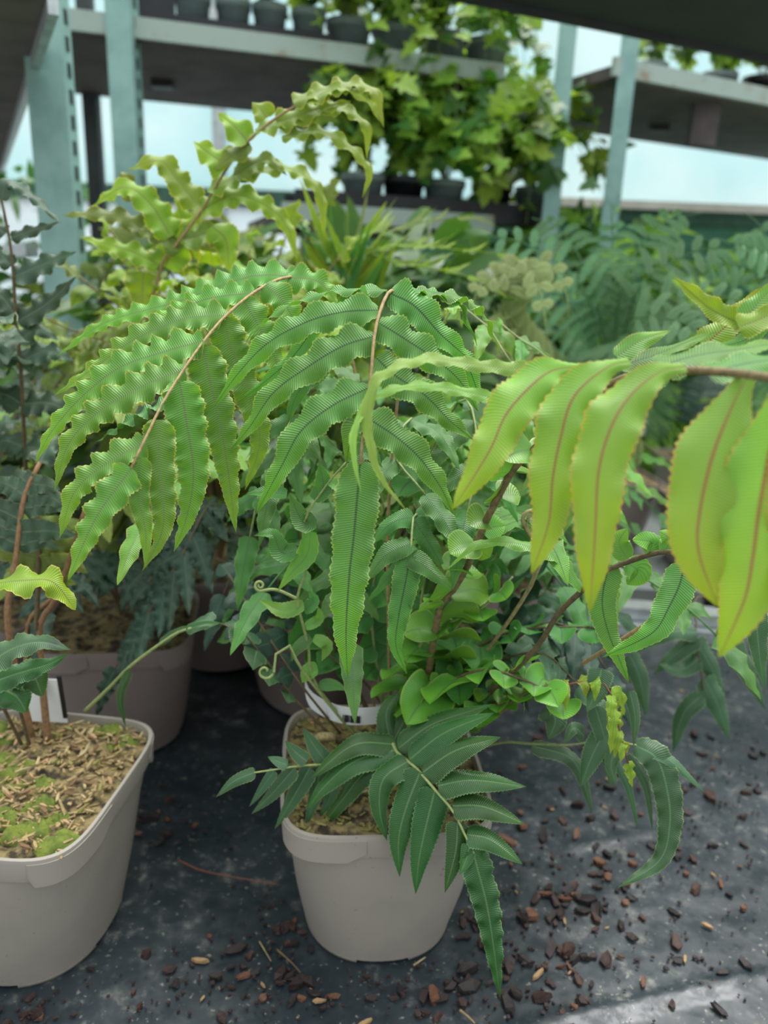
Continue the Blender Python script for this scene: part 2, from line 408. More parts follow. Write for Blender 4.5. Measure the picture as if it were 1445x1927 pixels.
def flange(mb, rx, ry, h, a0, a1):
    K = 18; v = []; f = []
    for j in range(K + 1):
        a = a0 + (a1 - a0) * j / K; e = .55 if j in (0, K) else 1.0
        for z, k in ((h - .0035, 1.006), (h - .008 - .022 * e, .992), (h - .008 - .022 * e, .95), (h - .0035, .96)):
            v.append(sq(5.2, a, rx * k, ry * k) + V((0, 0, z)))
    for j in range(K):
        for i in range(4): f.append((j * 4 + i, j * 4 + (i + 1) % 4, j * 4 + 4 + (i + 1) % 4, j * 4 + 4 + i))
    f.append((3, 2, 1, 0)); f.append((K * 4, K * 4 + 1, K * 4 + 2, K * 4 + 3)); mb.add(v, f)
def xform(mb, rz, loc):
    R = Matrix.Rotation(rz, 3, 'Z'); mb.v = [R @ V(p) + V(loc) for p in mb.v]; return mb
def chip_mesh(rnd, name, mat, ax, ay, az):
    v = []
    for z in (-1, 1):
        for j in range(6):
            a = j * math.pi / 3 + rnd.uniform(-.3, .3); r = rnd.uniform(.7, 1.1)
            v.append((math.cos(a) * ax * r, math.sin(a) * ay * r, z * az * rnd.uniform(.5, 1.2) + (az if z > 0 else 0) * rnd.uniform(-.3, .6)))
    f = [(5, 4, 3, 2, 1, 0), (6, 7, 8, 9, 10, 11)] + [(j, (j + 1) % 6, (j + 1) % 6 + 6, j + 6) for j in range(6)]
    me = bpy.data.meshes.new(name); me.from_pydata(v, [], f); me.materials.append(M[mat]); me.update(); return me
RS = random.Random(77)
SHRED = [chip_mesh(RS, 'wood_shred', 'chip%d' % (i % 5), RS.uniform(.005, .011), RS.uniform(.0014, .0028), .0012) for i in range(12)]
def potted(name, loc, rz, label, cat='fern', mat='pot', rx=.1025, ry=.12, h=.185, soil='soil', chips=0, seed=0, detail=True):
    t = thing(name, loc, label, cat); loc = V(loc)
    mb = MB(); pot_shape(mb, rx, ry, h); p = xform(mb, rz, loc).build('pot', mat, t)
    if detail:
        for q in range(4):
            mb = MB(); a = math.pi / 4 + q * math.pi / 2; flange(mb, rx, ry, h, a - .45, a + .765); xform(mb, rz, loc).build('rim_flange', mat, p, False)
        for q in range(4):
            mb = MB(); v = []; a0 = math.pi / 4 + q * math.pi / 2
            for j in range(9):
                a = a0 - .5 + j / 8
                for k, z in ((.772, .006), (.772, 0), (.70, 0), (.70, .006)): v.append(sq(2.3, a, rx * k, ry * k) + V((0, 0, z)))
            f = [(j * 4 + i, j * 4 + (i + 1) % 4, j * 4 + 4 + (i + 1) % 4, j * 4 + 4 + i) for j in range(8) for i in range(4)] + [(3, 2, 1, 0), (32, 33, 34, 35)]
            mb.add(v, f); xform(mb, rz, loc).build('foot', mat, p)
    mb = MB(); K = 48; rnd = random.Random(seed); v = [V((0, 0, h - .004))]; f = []; NR = 9
    for i in range(1, NR + 1):
        for j in range(K):
            q = sq(5, 2 * math.pi * j / K, rx * .955, ry * .955) * (i / NR)
            z = h - .010 + .010 * noise.noise(q * 45 + V((seed, 0, 0))) + .006 * (1 - (i / NR) ** 2)
            v.append(V((q.x, q.y, z)))
    f += [(0, 1 + j, 1 + (j + 1) % K) for j in range(K)]
    f += [(1 + i * K + j, 1 + (i + 1) * K + j, 1 + (i + 1) * K + (j + 1) % K, 1 + i * K + (j + 1) % K) for i in range(NR - 1) for j in range(K)]
    mb.add(v, f); so_ = xform(mb, rz, loc).build('soil', soil, t); so_['label'] = 'compost with wood fibre and moss'
    def spot():
        x, y = rnd.uniform(-.94, .94), rnd.uniform(-.94, .94)
        q = V((x * rx * .93, y * ry * .93, 0)); z = h - .006 + .010 * noise.noise(q * 45 + V((seed, 0, 0))) + .006 * (1 - max(abs(x), abs(y)) ** 2)
        return Matrix.Rotation(rz, 3, 'Z') @ q + V((0, 0, z))
    for i in range(chips):
        o = link('wood_shred', rnd.choice(SHRED), so_, spot() + V((0, 0, .002)))
        o.rotation_euler = (rnd.gauss(0, .3), rnd.gauss(0, .3), rnd.uniform(0, 6.28)); o.scale = (rnd.uniform(.5, 1.05),) * 3
    if chips:
        mb = MB()
        for i in range(700):
            q = spot() + loc; r = Matrix.Rotation(rnd.uniform(0, 6.28), 3, 'Z') @ Matrix.Rotation(rnd.gauss(0, .4), 3, 'X')
            mb.box(q, (rnd.uniform(.002, .005), rnd.uniform(.0006, .0014), .0006), r)
        mb.build('fine_shreds', 'chip%d' % (seed % 5), so_, False)['kind'] = 'stuff'
    return t, so_
def moss_patch(parent, centre, r, seed):
    rnd = random.Random(seed); mb = MB(); v = []; f = []; K = 14; NR = 4
    v.append(V(centre) + V((0, 0, r * .3)))
    for i in range(1, NR + 1):
        for j in range(K):
            a = 2 * math.pi * j / K; q = r * i / NR * (1 + .25 * noise.noise(V((math.cos(a), math.sin(a), seed)) * 2))
            v.append(V(centre) + V((math.cos(a) * q, math.sin(a) * q * .8, r * .3 * (1 - (i / NR) ** 2) + rnd.uniform(-.003, .003) - (.003 if i == NR else 0))))
    f += [(0, 1 + j, 1 + (j + 1) % K) for j in range(K)]
    f += [(1 + i * K + j, 1 + (i + 1) * K + j, 1 + (i + 1) * K + (j + 1) % K, 1 + i * K + (j + 1) % K) for i in range(NR - 1) for j in range(K)]
    mb.add(v, f); mb.build('moss_patch', 'moss', parent)
def crozier(parent, pts, R, mat='croz', r=.0018, turns=1.6, name='crozier', flip=1):
    """unrolling tip: a stem that ends in a spiral"""
    c, _ = spline(pts, 14); t = (c[-1] - c[-2]).normalized(); nr = facing(c[-1], 1, 0); s = t.cross(nr).normalized() * flip
    o = c[-1] + s * R
    for i in range(1, 30):
        k = i / 29; a = k * turns * 6.283; q = R * (1 - .8 * k); c.append(o - s * math.cos(a) * q + t * math.sin(a) * q)
    mb = MB(); mb.tube(c, r, r * .7, 6); return mb.build(name, mat, parent)
# ================================================================== SETTING
ZF = -0.75
mb = MB(); mb.box((0, 3, ZF - .03), (8, 7, .03)); tag(mb.build('floor', 'concrete', None, False), kind='structure')
YW = 4.3
def wallbit(name, mat, z0, z1, th=.01, y=YW):
    mb = MB(); mb.box((0, y, (z0 + z1) / 2), (7, th / 2, (z1 - z0) / 2)); return tag(mb.build(name, mat, None, False), kind='structure')
wallbit('wall_back', 'film', 1.10, 2.15)
mb = MB(); mb.box((-3.75, YW, .65), (3.25, .005, .37)); tag(mb.build('wall_back', 'filmw', None, False), kind='structure')
mb = MB(); mb.box((3.25, YW, .65), (3.75, .008, .37)); tag(mb.build('wall_right', 'hedge', None, False), kind='structure')
mb = MB(); mb.box((3.7, YW - .03, 1.10), (3.3, .03, .02)); tag(mb.build('trim_9', 'whitetrim', None, False), kind='structure')
wallbit('wall_back', 'green_trim', ZF, .22, .03)
wallbit('trim_1', 'green_trim', 1.02, 1.10, .05)
wallbit('trim_2', 'whitetrim', .22, .28, .05)
for i, x in enumerate((-2.6, -.9, .8, 2.5)):
    mb = MB(); mb.box((x, YW - .06, .9), (.03, .03, 1.65)); tag(mb.build('trim_%d' % (i + 3), 'whitetrim' if i != 1 else 'galv', None, False), kind='structure')
# bench the ferns stand on
b0, b1 = G(1185, 1178), G(1445, 1203); bd = (b1 - b0); slope = bd.y / bd.x
def ybk(x): return b0.y + slope * (x - b0.x)
bench = thing('staging_bench', (0.1, .9, ZF), 'galvanised steel bench under the black plastic sheet', 'bench')
mb = MB()
x0, x1 = -1.1, 1.15
vv = [V((x0, .18, -.04)), V((x1, .18, -.04)), V((x1, ybk(x1), -.04)), V((x0, ybk(x0), -.04))]
vv += [p + V((0, 0, .034)) for p in vv]
mb.add(vv, [(3, 2, 1, 0), (4, 5, 6, 7), (0, 1, 5, 4), (1, 2, 6, 5), (2, 3, 7, 6), (3, 0, 4, 7)]); mb.build('bench_top', 'galv', bench, False)
mb = MB(); mb.beam((x0, ybk(x0) + .03, .012), (x1, ybk(x1) + .03, .012), .05, .055); rl = mb.build('rail', 'galv', bench, False); rl['label'] = 'bright galvanised back rail'
mb = MB(); mb.beam((x0, ybk(x0) - .012, .004), (x1, ybk(x1) - .012, .004), .02, .016); mb.build('rail_lip', 'galv', bench, False)
for x, y in ((-1.05, .25), (1.1, .25), (-1.05, ybk(-1.05) - .05), (1.1, ybk(1.1) - .05)):
    mb = MB(); mb.box((x, y, (ZF - .04) / 2), (.025, .025, (-.04 - ZF) / 2)); mb.build('leg', 'galv', bench, False)
# black polythene sheet with creases
ra, rb = G(985, 1935), G(1460, 1828); rc_, rd_ = G(1050, 1600), G(1230, 1560)
def ridge(p, a, b, h, w):
    ab = b - a; k = max(0, min(1, (p - a).dot(ab) / ab.length_squared)); q = a + ab * k; d = (p - q).length
    return h * math.exp(-(d / w) ** 2) * min(1, 5 * min(k + .05, 1.05 - k))
mb = MB(); NX, NY = 220, 150; v = []; f = []
for j in range(NY + 1):
    for i in range(NX + 1):
        x = -1.08 + 2.2 * i / NX; y = .2 + (ybk(x) - .04 - .2) * (j / NY); p = V((x, y, 0))
        z = -.0022 + .0012 * noise.noise(p * 14) + .0009 * noise.noise(p * 40) + ridge(p, ra, rb, .007, .005) + ridge(p, rc_, rd_, .004, .006)
        v.append(V((x, y, max(z, -.0055))))
f = [(j * (NX + 1) + i, j * (NX + 1) + i + 1, (j + 1) * (NX + 1) + i + 1, (j + 1) * (NX + 1) + i) for j in range(NY) for i in range(NX)]
mb.add(v, f); tag(mb.build('plastic_sheet', 'sheet'), 'black plastic sheet with dirt, creases and bark crumbs covering the bench', 'sheet')
# second bench beyond the aisle
b2 = thing('staging_bench', (1.3, 2.2, ZF), 'far bench carrying the pale pot behind the lime fronds', 'bench')
mb = MB(); mb.box((1.38, 2.25, -.02), (.87, .42, .018)); mb.build('bench_top', 'galv', b2, False)
for x, y in ((.55, 1.88), (2.2, 1.88), (.55, 2.62), (2.2, 2.62)):
    mb = MB(); mb.box((x, y, (ZF - .038) / 2), (.025, .025, (-.038 - ZF) / 2)); mb.build('leg', 'galv', b2, False)

# racks --------------------------------------------------------------
def quad_slab(pts, z0, z1):
    mb = MB(); n = len(pts); v = [V((p.x, p.y, z0)) for p in pts] + [V((p.x, p.y, z1)) for p in pts]
    mb.add(v, [tuple(range(n))[::-1], tuple(range(n, 2 * n))] + [(i, (i + 1) % n, (i + 1) % n + n, i + n) for i in range(n)]); return mb
def upright(parent, px, py, Y, w, mat, ztop=2.5, slots=True, d=None):
    p = P(px, py, Y); mb = MB(); d = d or w; zc = (ztop + ZF) / 2; hz = (ztop - ZF) / 2
    mb.box((p.x, p.y, zc), (w / 2, .003, hz)); mb.box((p.x + w / 2 - .003, p.y + d / 2, zc), (.003, d / 2, hz))
    o = mb.build('post', mat, parent, False)
    if slots:
        mb = MB()
        for k in range(int((ztop - ZF) / .05)): mb.box((p.x + w / 2 + .0006, p.y + d / 2, ZF + .04 + k * .05), (.0008, d * .16, .014))
        mb.build('slots', 'blackpl', o, False)['kind'] = 'stuff'
    return p
def rack(label, front, zt, depth_, thick, posts, lower=None):
    """front: two points on the shelf's front edge"""
    a, b = front; t = (b - a).normalized(); q = V((-t.y, t.x, 0)); q = q if q.y > 0 else -q
    r = thing('plant_rack', ((a.x + b.x) / 2, (a.y + b.y) / 2, ZF), label, 'rack')
    for z in [zt] + ([lower] if lower else []):
        a = front[0] if z == zt else front[0].lerp(b, .56)
        pts = [V((a.x, a.y, 0)), V((b.x, b.y, 0)), V((b.x, b.y, 0)) + q * depth_, V((a.x, a.y, 0)) + q * depth_]
        if (pts[1] - pts[0]).cross(pts[2] - pts[1]).z < 0: pts = pts[::-1]
        s = quad_slab(pts, z - thick, z).build('shelf', 'ply', r, False); s['label'] = 'dark plywood shelf board'
        mb = MB(); mb.beam(V((a.x, a.y, z - thick * .1)) - q * .012, V((b.x, b.y, z - thick * .1)) - q * .012, .018, thick * 1.5)
        mb.build('shelf_edge', 'edge', s, False)
        mb = MB(); m = (a + b) / 2 + q * depth_ * .45; mb.box((m.x - t.x * .25, m.y, z - thick - .012), (.035, .02, .012)); mb.build('bracket', 'blackpl', s, False)
    for px, py, Y, w, mt in posts: upright(r, px, py, Y, w, mt)
    return r, q, t
fa, fb = P(238, 50, 2.42), None
zt1 = fa.z
fb = G(945, 138, zt1)
R1, q1, t1 = rack('left plant rack with grey pots on its pale-edged upper shelf', (V((fa.x - .45, fa.y - (fb - fa).y / (fb - fa).x * .45, zt1)), fb), zt1, .82, .035,
      [(229, 150, 2.38, .07, 'teal'), (168, 200, 3.1, .05, 'darkpost'), (1060, 150, 2.72, .055, 'teal')], lower=P(700, 408, 2.7).z)
ga = P(1195, 133, 2.75); gb = G(1460, 186, ga.z)
ge = ga + (gb - ga).normalized() * 1.6; ge.z = ga.z
R2, q2, t2 = rack('right plant rack with leafy plants above its plywood shelf', (ga - (gb - ga).normalized() * .10, ge), ga.z, .75, .035, [(1172, 200, 2.70, .055, 'teal')])
mb = MB(); h0 = P(1320, 255, 3.0); mb.box((h0.x, h0.y, ga.z - .10), (.045, .02, .07)); mb.build('hanging_plate', 'ply', R2, False)
# near left rack: wide teal post and a shelf seen from below
R3 = thing('plant_rack', (-.80, 1.8, ZF), 'nearest rack at the left edge with a wide teal post', 'rack')
upright(R3, 92, 220, 1.80, .081, 'teal', d=.05)
c0 = P(52, 120, 1.86); c1 = G(-6, 330, c0.z); dn = (c1 - c0).normalized()
s0 = c0 - dn * .5; qq = V((-1, -.1, 0))
s = quad_slab([s0, c1, c1 + qq * .8, s0 + qq * .8][::1], c0.z, c0.z + .03).build('shelf', 'ply', R3, False)
mb = MB(); mb.beam(s0 + V((.01, 0, .0)), c1 + V((.01, 0, .0)), .016, .05); mb.build('shelf_edge', 'galv', s, False)
mb = MB(); mb.beam(P(60, 470, 1.88), P(-60, 480, 2.1), .03, .03); mb.build('cross_bar', 'galv', R3, False)
# dark board overhead, top right
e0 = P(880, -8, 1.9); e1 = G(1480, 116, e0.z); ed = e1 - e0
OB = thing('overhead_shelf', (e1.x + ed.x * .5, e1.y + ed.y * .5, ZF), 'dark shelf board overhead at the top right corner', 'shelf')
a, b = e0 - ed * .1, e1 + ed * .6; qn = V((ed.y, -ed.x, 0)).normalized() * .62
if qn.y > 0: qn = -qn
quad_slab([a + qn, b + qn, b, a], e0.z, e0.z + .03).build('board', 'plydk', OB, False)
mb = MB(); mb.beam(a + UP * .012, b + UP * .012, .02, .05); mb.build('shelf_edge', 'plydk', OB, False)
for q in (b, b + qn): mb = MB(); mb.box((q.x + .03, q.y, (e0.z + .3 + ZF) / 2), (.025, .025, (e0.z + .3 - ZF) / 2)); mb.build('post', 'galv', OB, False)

# ================================================================== CENTRAL FERN
CP = V((0.0, .0, 0)); fl = G(725, 1820); CP = V((fl.x - .012, fl.y + .096, 0))
plant, soil = potted('potted_fern', CP, .10, 'large arching fern in the taupe square pot at centre front, with lime and green fronds', chips=90, seed=3, rx=.110)
crown = CP + V((.01, .01, .19))
def stem_to(p, lift=.0): return [crown, crown.lerp(p, .5) + V((0, 0, lift)), p]
# frond A, left
fA = R3a = [crown + V((-.02, .05, 0))] + [P(690, 900, .80), P(650, 620, .80), P(590, 530, .76), P(540, 522, .72)] + [P(*q) for q in
     ((486, 545, .68), (427, 592, .64), (378, 649, .605), (323, 730, .565), (302, 766, .55), (275, 822, .53), (247, 881, .515))]
fr, c = rachis(plant, fA, 'rachis', .0021, .001, n=60); fr['label'] = 'long frond arching to the left'
traced(fr, c[30:], [
    ([(560, 520), (470, 520), (337, 566), (200, 606), (107, 670)], 25),
    ([(478, 550), (380, 565), (250, 622)], 24),
    ([(427, 592), (340, 600), (250, 640), (180, 690), (103, 744)], 27),
    ([(383, 640), (302, 663), (223, 692), (150, 750), (95, 815), (66, 872)], 31, {'dY': -.015}),
    ([(347, 694), (268, 725), (188, 772), (129, 835), (103, 922)], 31, {'dY': -.02}),
    ([(309, 756), (247, 787), (181, 832)], 20, {'dY': .02, 'n': (.35, .9), 'm': 'I'}),
    ([(273, 830), (198, 872), (140, 926), (112, 1012)], 27, {'dY': -.015}),
    ([(247, 881), (180, 975), (128, 1092)], 29, {'dY': -.02}),
    ([(500, 535), (535, 570), (575, 650)], 25),
    ([(540, 522), (600, 530), (640, 580)], 25),
    ([(458, 563), (490, 620), (520, 680), (535, 745)], 27),
    ([(424, 598), (434, 656), (468, 742), (489, 830), (461, 922)], 29, {'dY': .01}),
    ([(382, 652), (399, 735), (423, 846), (444, 1002)], 31),
    ([(338, 718), (351, 794), (364, 890), (352, 970), (327, 1038)], 33, {'dY': -.01}),
    ([(299, 790), (299, 874), (307, 990), (268, 1074)], 27, {'dY': -.012}),
    ([(264, 860), (261, 932), (274, 1002), (273, 1067)], 19, {'dY': -.005}),
], 'A', nc=(.8, .55), ruf=.44, wl=.0165, ns=80, arch=.10, ws=1.15)
# frond B, centre
fB = [crown + V((0, .01, 0)), P(730, 1000, .70), P(752, 700, .66), P(750, 575, .62)] + [P(*q) for q in
     ((734, 547, .595), (715, 586, .57), (704, 635, .553), (699, 694, .54), (692, 749, .532), (684, 811, .525), (678, 874, .52))]
fr, c = rachis(plant, fB, 'rachis', .0021, .0011, n=60); fr['label'] = 'sharp central frond bending towards the viewer'
traced(fr, c[26:], [
    ([(728, 545), (640, 545), (560, 566), (490, 610), (447, 668)], 17, {'dY': .03, 'n': (.3, 1.0)}),
    ([(711, 583), (642, 587), (573, 607), (504, 645), (450, 700), (402, 766)], 29, {'dY': .0}),
    ([(703, 632), (642, 652), (573, 694), (514, 739), (469, 804), (432, 848)], 32, {'dY': -.005}),
    ([(692, 730), (625, 763), (566, 811), (531, 874), (481, 968)], 33, {'dY': -.01}),
    ([(686, 790), (662, 815), (652, 872)], 20, {'dY': .012, 'fold': .3}),
    ([(678, 868), (666, 1005), (657, 1085), (651, 1190), (654, 1274)], 37, {'dY': -.012, 'shape': 'long', 'n': (.95, .2)}),
    ([(736, 552), (781, 576), (832, 631), (900, 690)], 33, {'dY': .01}),
    ([(713, 607), (763, 638), (815, 673), (864, 715), (900, 775)], 31, {'dY': .01}),
    ([(708, 673), (746, 708), (798, 742), (850, 794), (893, 829)], 33, {'dY': .005}),
    ([(690, 785), (746, 822), (791, 863), (828, 915), (853, 967)], 32, {'dY': .0}),
    ([(748, 548), (800, 548), (865, 575), (898, 650)], 22, {'dY': .05, 'n': (.3, 1)}),
    ([(752, 560), (840, 552), (905, 585), (943, 668)], 22, {'dY': .08, 'n': (.4, 1)}),
    ([(690, 548), (640, 580), (560, 610), (500, 660)], 18, {'dY': .05, 'm': 'A'}),
    ([(640, 640), (600, 690), (560, 740), (540, 800)], 22, {'Y': .64, 'm': 'I'}),
    ([(600, 600), (560, 660), (520, 700), (448, 758)], 15, {'Y': .62, 'm': 'B'}),
    ([(830, 640), (880, 690), (905, 760)], 24, {'Y': .62}),
], 'B', nc=(.85, .45), ruf=.42, wl=.026, ns=72, arch=.16, ws=1.10)
# frond C, right, close to the lens
fC = [crown + V((.03, 0, 0))] + [P(*q) for q in ((822, 1168, .68), (855, 1107, .66), (880, 1063, .645), (916, 977, .62), (944, 922, .605), (966, 883, .59), (1002, 847, .575), (1070, 780, .54),
     (1148, 724, .50), (1209, 703, .465), (1277, 697, .43), (1360, 700, .395), (1445, 710, .365), (1540, 725, .335))]
fr, c = rachis(plant, fC, 'stalkc', .0042, .0022, n=70); fr['label'] = 'thick-stalked lime frond reaching close to the lens'
traced(fr, c[20:], [
    ([(1100, 690), (1045, 695), (1003, 722), (952, 780), (920, 850), (852, 958)], 43, {'Y': .46, 'dY': -.04}),
    ([(1185, 680), (1140, 692), (1080, 746), (1055, 823), (1040, 900), (1032, 985), (1000, 1080)], 48, {'Y': .44, 'dY': -.04}),
    ([(1290, 690), (1240, 700), (1185, 745), (1148, 808), (1126, 890), (1120, 1000), (1110, 1152)], 50, {'Y': .41, 'dY': -.035}),
    ([(1410, 700), (1375, 770), (1340, 860), (1317, 962), (1315, 1040), (1352, 1143)], 63, {'Y': .385, 'dY': -.03, 'ruf': .12}),
    ([(1475, 715), (1448, 850), (1428, 962), (1417, 1046), (1400, 1130), (1353, 1237)], 68, {'Y': .365, 'dY': -.02, 'ruf': .12}),
    ([(1550, 735), (1520, 900), (1500, 1040), (1452, 1140)], 64, {'Y': .35, 'dY': -.01, 'ruf': .12}),
], 'C', nc=(.95, .35), ruf=.30, wl=.034, ns=60, arch=.20, shape='hang', ws=1.12)
traced(fr, c[20:], [
    ([(1235, 690), (1310, 668), (1400, 655), (1500, 640)], 42, {'Y': .45, 'n': (.45, .9)}),
    ([(1330, 700), (1400, 684), (1500, 668), (1570, 660)], 46, {'Y': .41, 'n': (.45, .9)}),
    ([(1155, 690), (1230, 668), (1300, 640), (1350, 625)], 26, {'Y': .50, 'n': (.4, .9)}),
    ([(1160, 672), (1208, 640), (1262, 622)], 24, {'Y': .50, 'm': 'A', 'n': (.7, .5)}),
    ([(1205, 700), (1240, 720), (1265, 690)], 18, {'Y': .47}),
    ([(1080, 770), (1120, 790), (1160, 770)], 18, {'Y': .54}),
], 'B', ruf=.2, wl=.03, ns=50)
traced(fr, c[20:], [
    ([(1090, 692), (995, 694), (900, 687), (832, 676), (787, 677), (732, 696), (704, 724), (690, 777), (695, 825), (715, 895), (767, 964)], 15, {'Y': .50, 'dY': -.045, 'tw': (1.0, -.5), 'shape': 'long', 'n': (.35, 1)}),
    ([(1000, 765), (925, 748), (850, 732), (781, 726), (711, 743), (677, 784), (664, 822), (668, 874), (680, 929)], 13, {'Y': .50, 'dY': -.05, 'tw': (.9, -.4), 'shape': 'long', 'n': (.35, 1)}),
], 'G', ruf=.35, wl=.02, ns=70, arch=.1)
# small round leaflets on the lower stalk
def rounds(fr, c, t0, t1, n, ln, hw, mat, seed, **kw):
    auto(fr, c, n, ln, hw, mat, t0=t0, t1=t1, ang=.2, droop=.25, shape='oval', ruf=.22, wl=.045, ns=18, nu=4, ser=0, prof=lambda k: .8 + .4 * math.sin(7 * k), terminal=False, seed=seed, camw=1.0, jit=.45, arch=-.25, **kw)
rounds(fr, c, .18, .66, 11, .040, .019, 'R', 5)
# top right folded leaves of a frond that leaves the frame
fT = [P(1560, 660, .46), P(1500, 610, .47), P(1440, 598, .49), P(1388, 608, .51)]
mbs = [crown + V((.06, .02, 0)), P(1250, 1150, .66), P(1480, 900, .52)] + fT
fr, c = rachis(plant, mbs, 'rachis', .0026, .001, n=40); fr['label'] = 'frond tip with upturned folded leaflets at the right edge'
traced(fr, c[24:], [
    ([(1394, 610), (1340, 583), (1300, 550), (1268, 521)], 24, {'fold': .5}),
    ([(1325, 650), (1380, 600), (1432, 540)], 30, {'m': 'C', 'Y': .53}),
    ([(1390, 615), (1440, 596), (1510, 560)], 28, {'m': 'Y', 'Y': .48}),
    ([(1400, 600), (1440, 555), (1470, 520)], 24, {'m': 'A', 'Y': .50}),
    ([(1440, 600), (1400, 640), (1330, 655)], 18, {'m': 'B', 'Y': .50}),
    ([(1455, 1500), (1450, 1501)], 1),
][:5], 'Y', ruf=.25, wl=.02, ns=40)
# frond D, low dark one in front of the pot
fD = [crown + V((.0, -.03, -.01)), P(735, 1395, .66)] + [P(*q) for q in ((747, 1416, .635), (782, 1445, .61), (819, 1487, .59), (853, 1528, .575), (878, 1578, .562), (892, 1606, .556))]
fr, c = rachis(plant, fD, 'rachisg', .0024, .001, n=40); fr['label'] = 'glossy dark frond hanging over the pot rim'
traced(fr, c[10:], [
    ([(745, 1400), (665, 1402), (583, 1466)], 21), ([(748, 1410), (668, 1432), (610, 1480), (576, 1526)], 24),
    ([(752, 1420), (690, 1450), (640, 1510), (588, 1578)], 20, {'dY': .02}),
    ([(766, 1433), (722, 1465), (714, 1520), (728, 1582)], 22), ([(790, 1453), (764, 1520), (750, 1580), (752, 1650)], 27),
    ([(818, 1487), (800, 1561), (788, 1620), (782, 1682)], 27), ([(861, 1548), (857, 1603), (837, 1680)], 19), ([(884, 1590), (876, 1620), (865, 1646)], 13),
    ([(749, 1408), (815, 1362), (927, 1325)], 22), ([(770, 1429), (836, 1379), (930, 1341)], 24), ([(795, 1453), (857, 1412), (942, 1387)], 27),
    ([(824, 1478), (890, 1468), (990, 1480)], 23), ([(851, 1516), (911, 1518), (987, 1551)], 23), ([(878, 1570), (923, 1580), (983, 1626)], 20),
    ([(735, 1398), (727, 1341), (755, 1296)], 18, {'dY': .02}), ([(738, 1398), (765, 1350), (792, 1322)], 18, {'dY': .02}),
    ([(890, 1600), (900, 1640), (915, 1698), (927, 1769), (941, 1878)], 25, {'ruf': .35, 'wl': .022, 'n': (.9, .3), 'ns': 64}),
], 'D', nc=(.75, .6), ruf=.10, wl=.05, ns=44, arch=.30, dY=-.012, ws=1.18)
# small dark frond at the pot's left rim
fD2 = [crown + V((-.02, -.02, -.01)), P(640, 1436, .66)] + [P(*q) for q in ((608, 1439, .645), (566, 1441, .635), (512, 1449, .625), (478, 1454, .62))]
fr, c = rachis(plant, fD2, 'rachisg', .0018, .0008, n=30); fr['label'] = 'short dark frond over the left rim'
traced(fr, c[8:], [
    ([(603, 1445), (592, 1500), (574, 1557)], 17), ([(583, 1445), (552, 1500), (517, 1560)], 19), ([(554, 1445), (515, 1490), (473, 1532)], 17),
    ([(516, 1450), (495, 1480), (469, 1518)], 11), ([(616, 1437), (592, 1405), (570, 1370)], 18), ([(578, 1433), (556, 1415), (537, 1394)], 15),
    ([(541, 1440), (522, 1432), (504, 1424)], 12), ([(480, 1453), (440, 1470), (406, 1500)], 13), ([(632, 1440), (620, 1500), (600, 1540)], 17),
], 'E', ruf=.08, wl=.05, ns=24, arch=.25)
# inner frond H
fH = [crown, P(790, 1150, .70), P(800, 1000, .69)] + [P(*q) for q in ((780, 968, .655), (774, 1016, .635), (773, 1050, .625))]
fr, c = rachis(plant, fH, 'rachisg', .002, .001, n=30)
traced(fr, c[14:], [
    ([(773, 1022), (726, 1044), (687, 1096)], 22), ([(779, 972), (737, 983), (700, 1024)], 20), ([(779, 977), (812, 1030), (837, 1074)], 22),
    ([(773, 1046), (809, 1072), (851, 1108)], 21), ([(781, 966), (830, 978), (852, 1040)], 20), ([(773, 1046), (763, 1090), (750, 1160), (746, 1220), (766, 1268)], 25, {'ruf': .35}),
    ([(776, 1120), (772, 1190), (779, 1260), (781, 1330)], 17, {'dY': .01}), ([(770, 1030), (735, 1080), (690, 1134)], 16, {'dY': .03}),
    ([(776, 1040), (790, 1080), (783, 1125)], 15, {'dY': .03}),
], 'I', ruf=.22, wl=.028, ns=36, arch=.2, dY=-.01)
traced(fr, c[14:], [([(770, 1050), (764, 1090), (750, 1160), (745, 1215), (765, 1268)], 26, {'ruf': .3, 'dY': -.015})], 'B', ns=40, wl=.026)
# stalk G going right with hanging leaflets
fG = [crown + V((.03, .0, 0))] + [P(*q) for q in ((947, 1279, .66), (1010, 1218, .635), (1049, 1157, .62), (1088, 1118, .61), (1140, 1075, .60), (1191, 1054, .59), (1225, 1043, .575), (1265, 1038, .56), (1350, 1045, .54), (1470, 1075, .52))]
fr, c = rachis(plant, fG, 'stalk', .0036, .0018, n=50); fr['label'] = 'bent stalk with hanging green leaflets on the right'
traced(fr, c[14:], [
    ([(1094, 1108), (1058, 1056), (1016, 1033), (955, 1020), (897, 1025), (842, 1071)], 23, {'n': (.5, .9), 'm': 'R', 'dY': -.03}),
    ([(1145, 1062), (1133, 1132), (1145, 1191), (1165, 1240), (1183, 1286)], 29, {'dY': -.02}),
    ([(1288, 1060), (1278, 1102), (1256, 1148), (1237, 1182), (1205, 1205), (1133, 1237)], 32, {'dY': -.03, 'tw': (0, .9)}),
    ([(1180, 1060), (1200, 1075), (1180, 1100)], 26, {'shape': 'oval', 'm': 'R'}), ([(1250, 1040), (1260, 1015), (1240, 1000)], 18, {'shape': 'oval', 'm': 'R'}),
    ([(1180, 1052), (1165, 1020), (1180, 995)], 22, {'shape': 'oval', 'm': 'R'}), ([(1220, 1043), (1225, 1020), (1190, 1015)], 20, {'shape': 'oval', 'm': 'R'}),
    ([(1400, 1060), (1420, 1150), (1430, 1240), (1440, 1300)], 26, {'m': 'E', 'Y': .62}),
], 'B', nc=(.9, .35), ruf=.2, wl=.03, ns=44, arch=.15)
rounds(fr, c, .2, .5, 5, .030, .015, 'R', 9)
